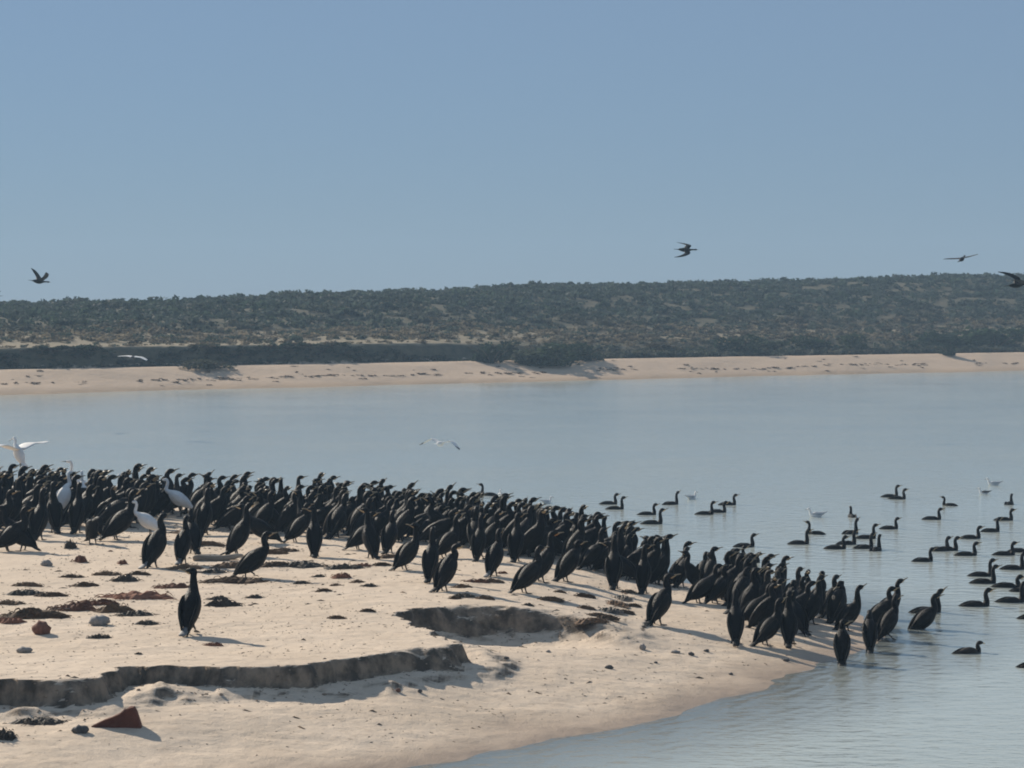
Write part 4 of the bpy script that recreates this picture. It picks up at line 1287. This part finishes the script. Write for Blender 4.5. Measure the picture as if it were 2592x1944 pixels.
def stone_mesh(seed, m, n1=9, n2=12, flat=.6, jag=.14):
    r = np.random.default_rng(seed)
    C = []; A = []; B = []
    for i in range(n1):
        t = i / (n1 - 1)
        rad = math.sin(math.pi * (0.04 + .92 * t)) ** .7
        C.append([(t - .5) * 1.0, r.normal(0, .02), .5 * flat * .6 + r.normal(0, .012)])
        A.append([0, rad * .36 * (1 + r.normal(0, jag)), r.normal(0, .03)])
        B.append([r.normal(0, .03), 0, rad * .5 * flat * (1 + r.normal(0, jag))])
    return MB().rings(np.array(C), np.array(A), np.array(B), n2).mesh('stone', m)
for px, py, wpx, m, lab, fl, rz in [
    (252, 1582, 52, M_STONE, 'smooth grey stone on the sand left of the lone cormorant', .62, 12),
    (105, 1605, 48, M_RSTONE, 'reddish brown stone near the left edge below the seaweed', .85, -5),
    (62, 1652, 40, M_STONE, 'low grey stone between the red stone and the scarp', .5, 0),
    (118, 1433, 30, M_STONE, 'small grey stone under the left corner birds', .7, -10),
    (203, 1856, 44, M_DSTONE, 'dark stone in front of the rust red wedge', .6, -4),
    (1542, 1693, 22, M_DSTONE, 'small dark stone alone on the sloping beach', .6, -8),
    (1282, 1669, 14, M_DSTONE, 'tiny dark stone below the hollow', .6, 0),
    (1388, 1651, 12, M_STONE, 'tiny pale stone right of the hollow', .6, 0),
    (1627, 1645, 17, M_STONE, 'grey upright pebble left of the front right group', 1.1, 0),
    (1788, 1650, 15, M_DSTONE, 'dark pebble nearest the upright right-hand cormorant', .6, -15),
    (1710, 1653, 24, M_STONE, 'flat grey pebble, middle of the pebble row', .4, 4),
    (1750, 1659, 16, M_DSTONE, 'small blackish pebble right of the flat one', .7, 0),
    (1990, 1674, 17, M_DSTONE, 'dark pebble near the water by the bird shadows', .6, -10),
    (1850, 1708, 12, M_DSTONE, 'tiny dark pebble on the damp sand', .6, 0),
    (1660, 1679, 10, M_DSTONE, 'tiny blackish pebble above the damp sand', .6, 0),
    (1008, 1752, 13, M_RSTONE, 'brown lump of sand fallen from the scarp, left', .9, 0),
    (1063, 1755, 12, M_DSTONE, 'dark lump of sand fallen from the scarp, right', .9, 0)]:
    p = ground(px, py)
    me = stone_mesh(int(px * 7 + py), m, flat=fl)
    w = wpx * p[1] / F_PX
    tag(link('stone', me, None, (p[0], p[1], p[2] - .015 * w), R(rz), w), lab, 'stone', 'stones on the sand')

# rust red wedge of broken pottery / clay lying on its side
p = ground(305, 1846)
k_ = p[1] / F_PX
def W_(px, py, dy): return ((px - 305) * k_, dy, (1846 - py) * k_)
prof = [(232, 1834), (262, 1818), (281, 1812), (300, 1803), (311, 1794), (316, 1795), (324, 1790), (335, 1788), (341, 1797), (347, 1815), (355, 1842), (350, 1850), (300, 1850), (245, 1842)]
v = []
for dy, s_ in ((-.07, 1.0), (-.05, 1.03), (.05, 1.02), (.08, .9)):
    for a, c in prof:
        q = W_(305 + (a - 305) * s_, 1850 + (c - 1850) * s_, dy)
        v.append((q[0], q[1] + .10 * q[0], q[2] + random.gauss(0, .004)))
n = len(prof)
f = [tuple(range(n)), tuple(reversed(range(3 * n, 4 * n)))]
for L_ in range(3):
    f += [(L_ * n + j, (L_ + 1) * n + j, (L_ + 1) * n + (j + 1) % n, L_ * n + (j + 1) % n) for j in range(n)]
me = MB().add(v, f).mesh('rust_wedge', M_CLAY, False)
tag(link('rust_wedge', me, None, (p[0], p[1] + .1, p[2] - .03)), 'rust red wedge shaped fragment lying on sand below the scarp', 'debris')

# driftwood log under the cormorants
p = ground(548, 1420); q = ground(605, 1410)
b = MB().loft([(-.36, 0, .05), (-.30, .0, .055), (-.1, .02, .045), (.12, .03, .05), (.3, .05, .075), (.40, .09, .085)], [.02, .05, .055, .05, .042, .02],
              [.03, .055, .05, .045, .04, .02], None, 9, 3)
tag(link('driftwood', b.mesh('driftwood', M_WOOD), None, (p[0], p[1], p[2] - .01), R(6), 1.0), 'pale driftwood log under the leaning cormorant', 'driftwood')
b = MB().loft([(-.3, 0, .02), (-.1, .02, .03), (.15, -.01, .03), (.34, .03, .02)], [.012, .02, .018, .008], [.012, .02, .018, .008], None, 7, 2)
p = ground(150, 1548)
tag(link('driftwood', b.mesh('driftwood', M_WOOD), None, (p[0], p[1], p[2] + .02), R(25), .45), 'short pale stick lying in the left seaweed band', 'driftwood')
# pale sand ridge round a puddle rim below the wrack line
# clods of damp sand broken off the scarps, past counting
M_CLOD = plain('damp_sand_clod', (0.20, 0.155, 0.112), (0.42, 0.33, 0.25), 6, 0.9, 0.1, 0.5)
cl = MB()
ce = np.array(EDGE[4:])
rc = random.Random(3)
n_ = 0
while n_ < 200:
    k_ = rc.randrange(len(ce) - 1)
    q = ce[k_] + (ce[k_ + 1] - ce[k_]) * rc.random()
    if ce[k_][1] > 31.5 and ce[k_][0] < -.7 and ce[k_ + 1][0] < ce[k_][0]: continue
    x = q[0] + rc.gauss(0, .05); y = q[1] - rc.uniform(.10, .62) ** 1.2 - (.15 if rc.random() < .3 else 0)
    z = float(terrain(x, y)); r0 = rc.uniform(.005, .017) * (1.9 if rc.random() < .08 else 1)
    rg = [(.25, -.5), (.85, -.2), (.95, .25), (.55, .65)]
    C = [(x, y, z + b_ * r0) for _, b_ in rg]
    v = []
    for (ra_, b_), c_ in zip(rg, C):
        for j_ in range(6):
            a = j_ * 1.047 + ra_
            v.append((c_[0] + math.cos(a) * r0 * ra_ * rc.uniform(.75, 1.3), c_[1] + math.sin(a) * r0 * ra_ * rc.uniform(.7, 1.2), c_[2] + rc.uniform(-.1, .1) * r0))
    f = [(i * 6 + j_, i * 6 + (j_ + 1) % 6, (i + 1) * 6 + (j_ + 1) % 6, (i + 1) * 6 + j_) for i in range(3) for j_ in range(6)]
    f.append(tuple(18 + j_ for j_ in range(6)))
    cl.add(v, f); n_ += 1
kind(link('sand_clods', cl.mesh('sand_clods', M_CLOD, False)), 'stuff', 'clods of damp sand fallen along the foot of the scarps')
# crumbs of weed and shell scattered over the sand, past counting
r_ = np.random.default_rng(77)
V = []; Fc = []
tries = 0
while len(Fc) < 5200 * 5 and tries < 60000:
    tries += 1
    x = r_.uniform(-7.5, 4.5); y = r_.uniform(25.5, 46)
    if abs(x) > .21 * y: continue
    dens = .5 + .5 * float(vnoise(x * .7, y * 1.6, 90)) + (0.25 if x < -2 and y > 31 else 0)
    if r_.random() > dens * .8: continue
    z = float(terrain(x, y))
    if z < .06: continue
    s_ = r_.uniform(.004, .011) * (2.0 if r_.random() < .06 else 1)
    a = r_.normal(0, .6); ca, sa = math.cos(a), math.sin(a)
    o = len(V)
    l = s_ * r_.uniform(1.5, 5.0)
    for dx, dy in ((-l, -s_ * .5), (l * .9, -s_ * .6), (l, s_ * .5), (-l * .8, s_ * .6)):
        V.append((x + dx * ca - dy * sa, y + dx * sa + dy * ca, z - .006))
    V.append((x, y, z + s_ * r_.uniform(.5, 1.1)))
    Fc += [(o, o + 1, o + 4), (o + 1, o + 2, o + 4), (o + 2, o + 3, o + 4), (o + 3, o, o + 4), (o, o + 2, o + 1)]
kind(link('beach_litter', np_mesh('beach_litter', np.array(V), np.array(Fc), M_CRUMB, False)), 'stuff', 'crumbs of dry weed and shell scattered on the sand')

# ------------------------------------------------------------------ haze in the air
hz = MB()
x0, x1, y0, y1, z0, z1 = -450, 450, -80, 460, -2.4, 16
hz.add([(x0, y0, z0), (x1, y0, z0), (x1, y1, z0), (x0, y1, z0), (x0, y0, z1), (x1, y0, z1), (x1, y1, z1), (x0, y1, z1)],
       [(3, 2, 1, 0), (4, 5, 6, 7), (0, 1, 5, 4), (1, 2, 6, 5), (2, 3, 7, 6), (3, 0, 4, 7)])
mh = bpy.data.materials.new('thin_sea_haze'); mh.use_nodes = True
nt = mh.node_tree; nt.nodes.clear()
o_ = N(nt, 'ShaderNodeOutputMaterial'); pv = N(nt, 'ShaderNodeVolumePrincipled')
pv.inputs['Color'].default_value = (0.55, 0.78, 1.0, 1)
pv.inputs['Density'].default_value = 0.0009
pv.inputs['Anisotropy'].default_value = 0.0
nt.links.new(pv.outputs[0], o_.inputs['Volume'])
kind(link('haze', hz.mesh('haze', mh, False)), 'stuff', 'thin pale sea haze')
print('cormorants standing+swimming', ncorm, 'fill', len(fill))
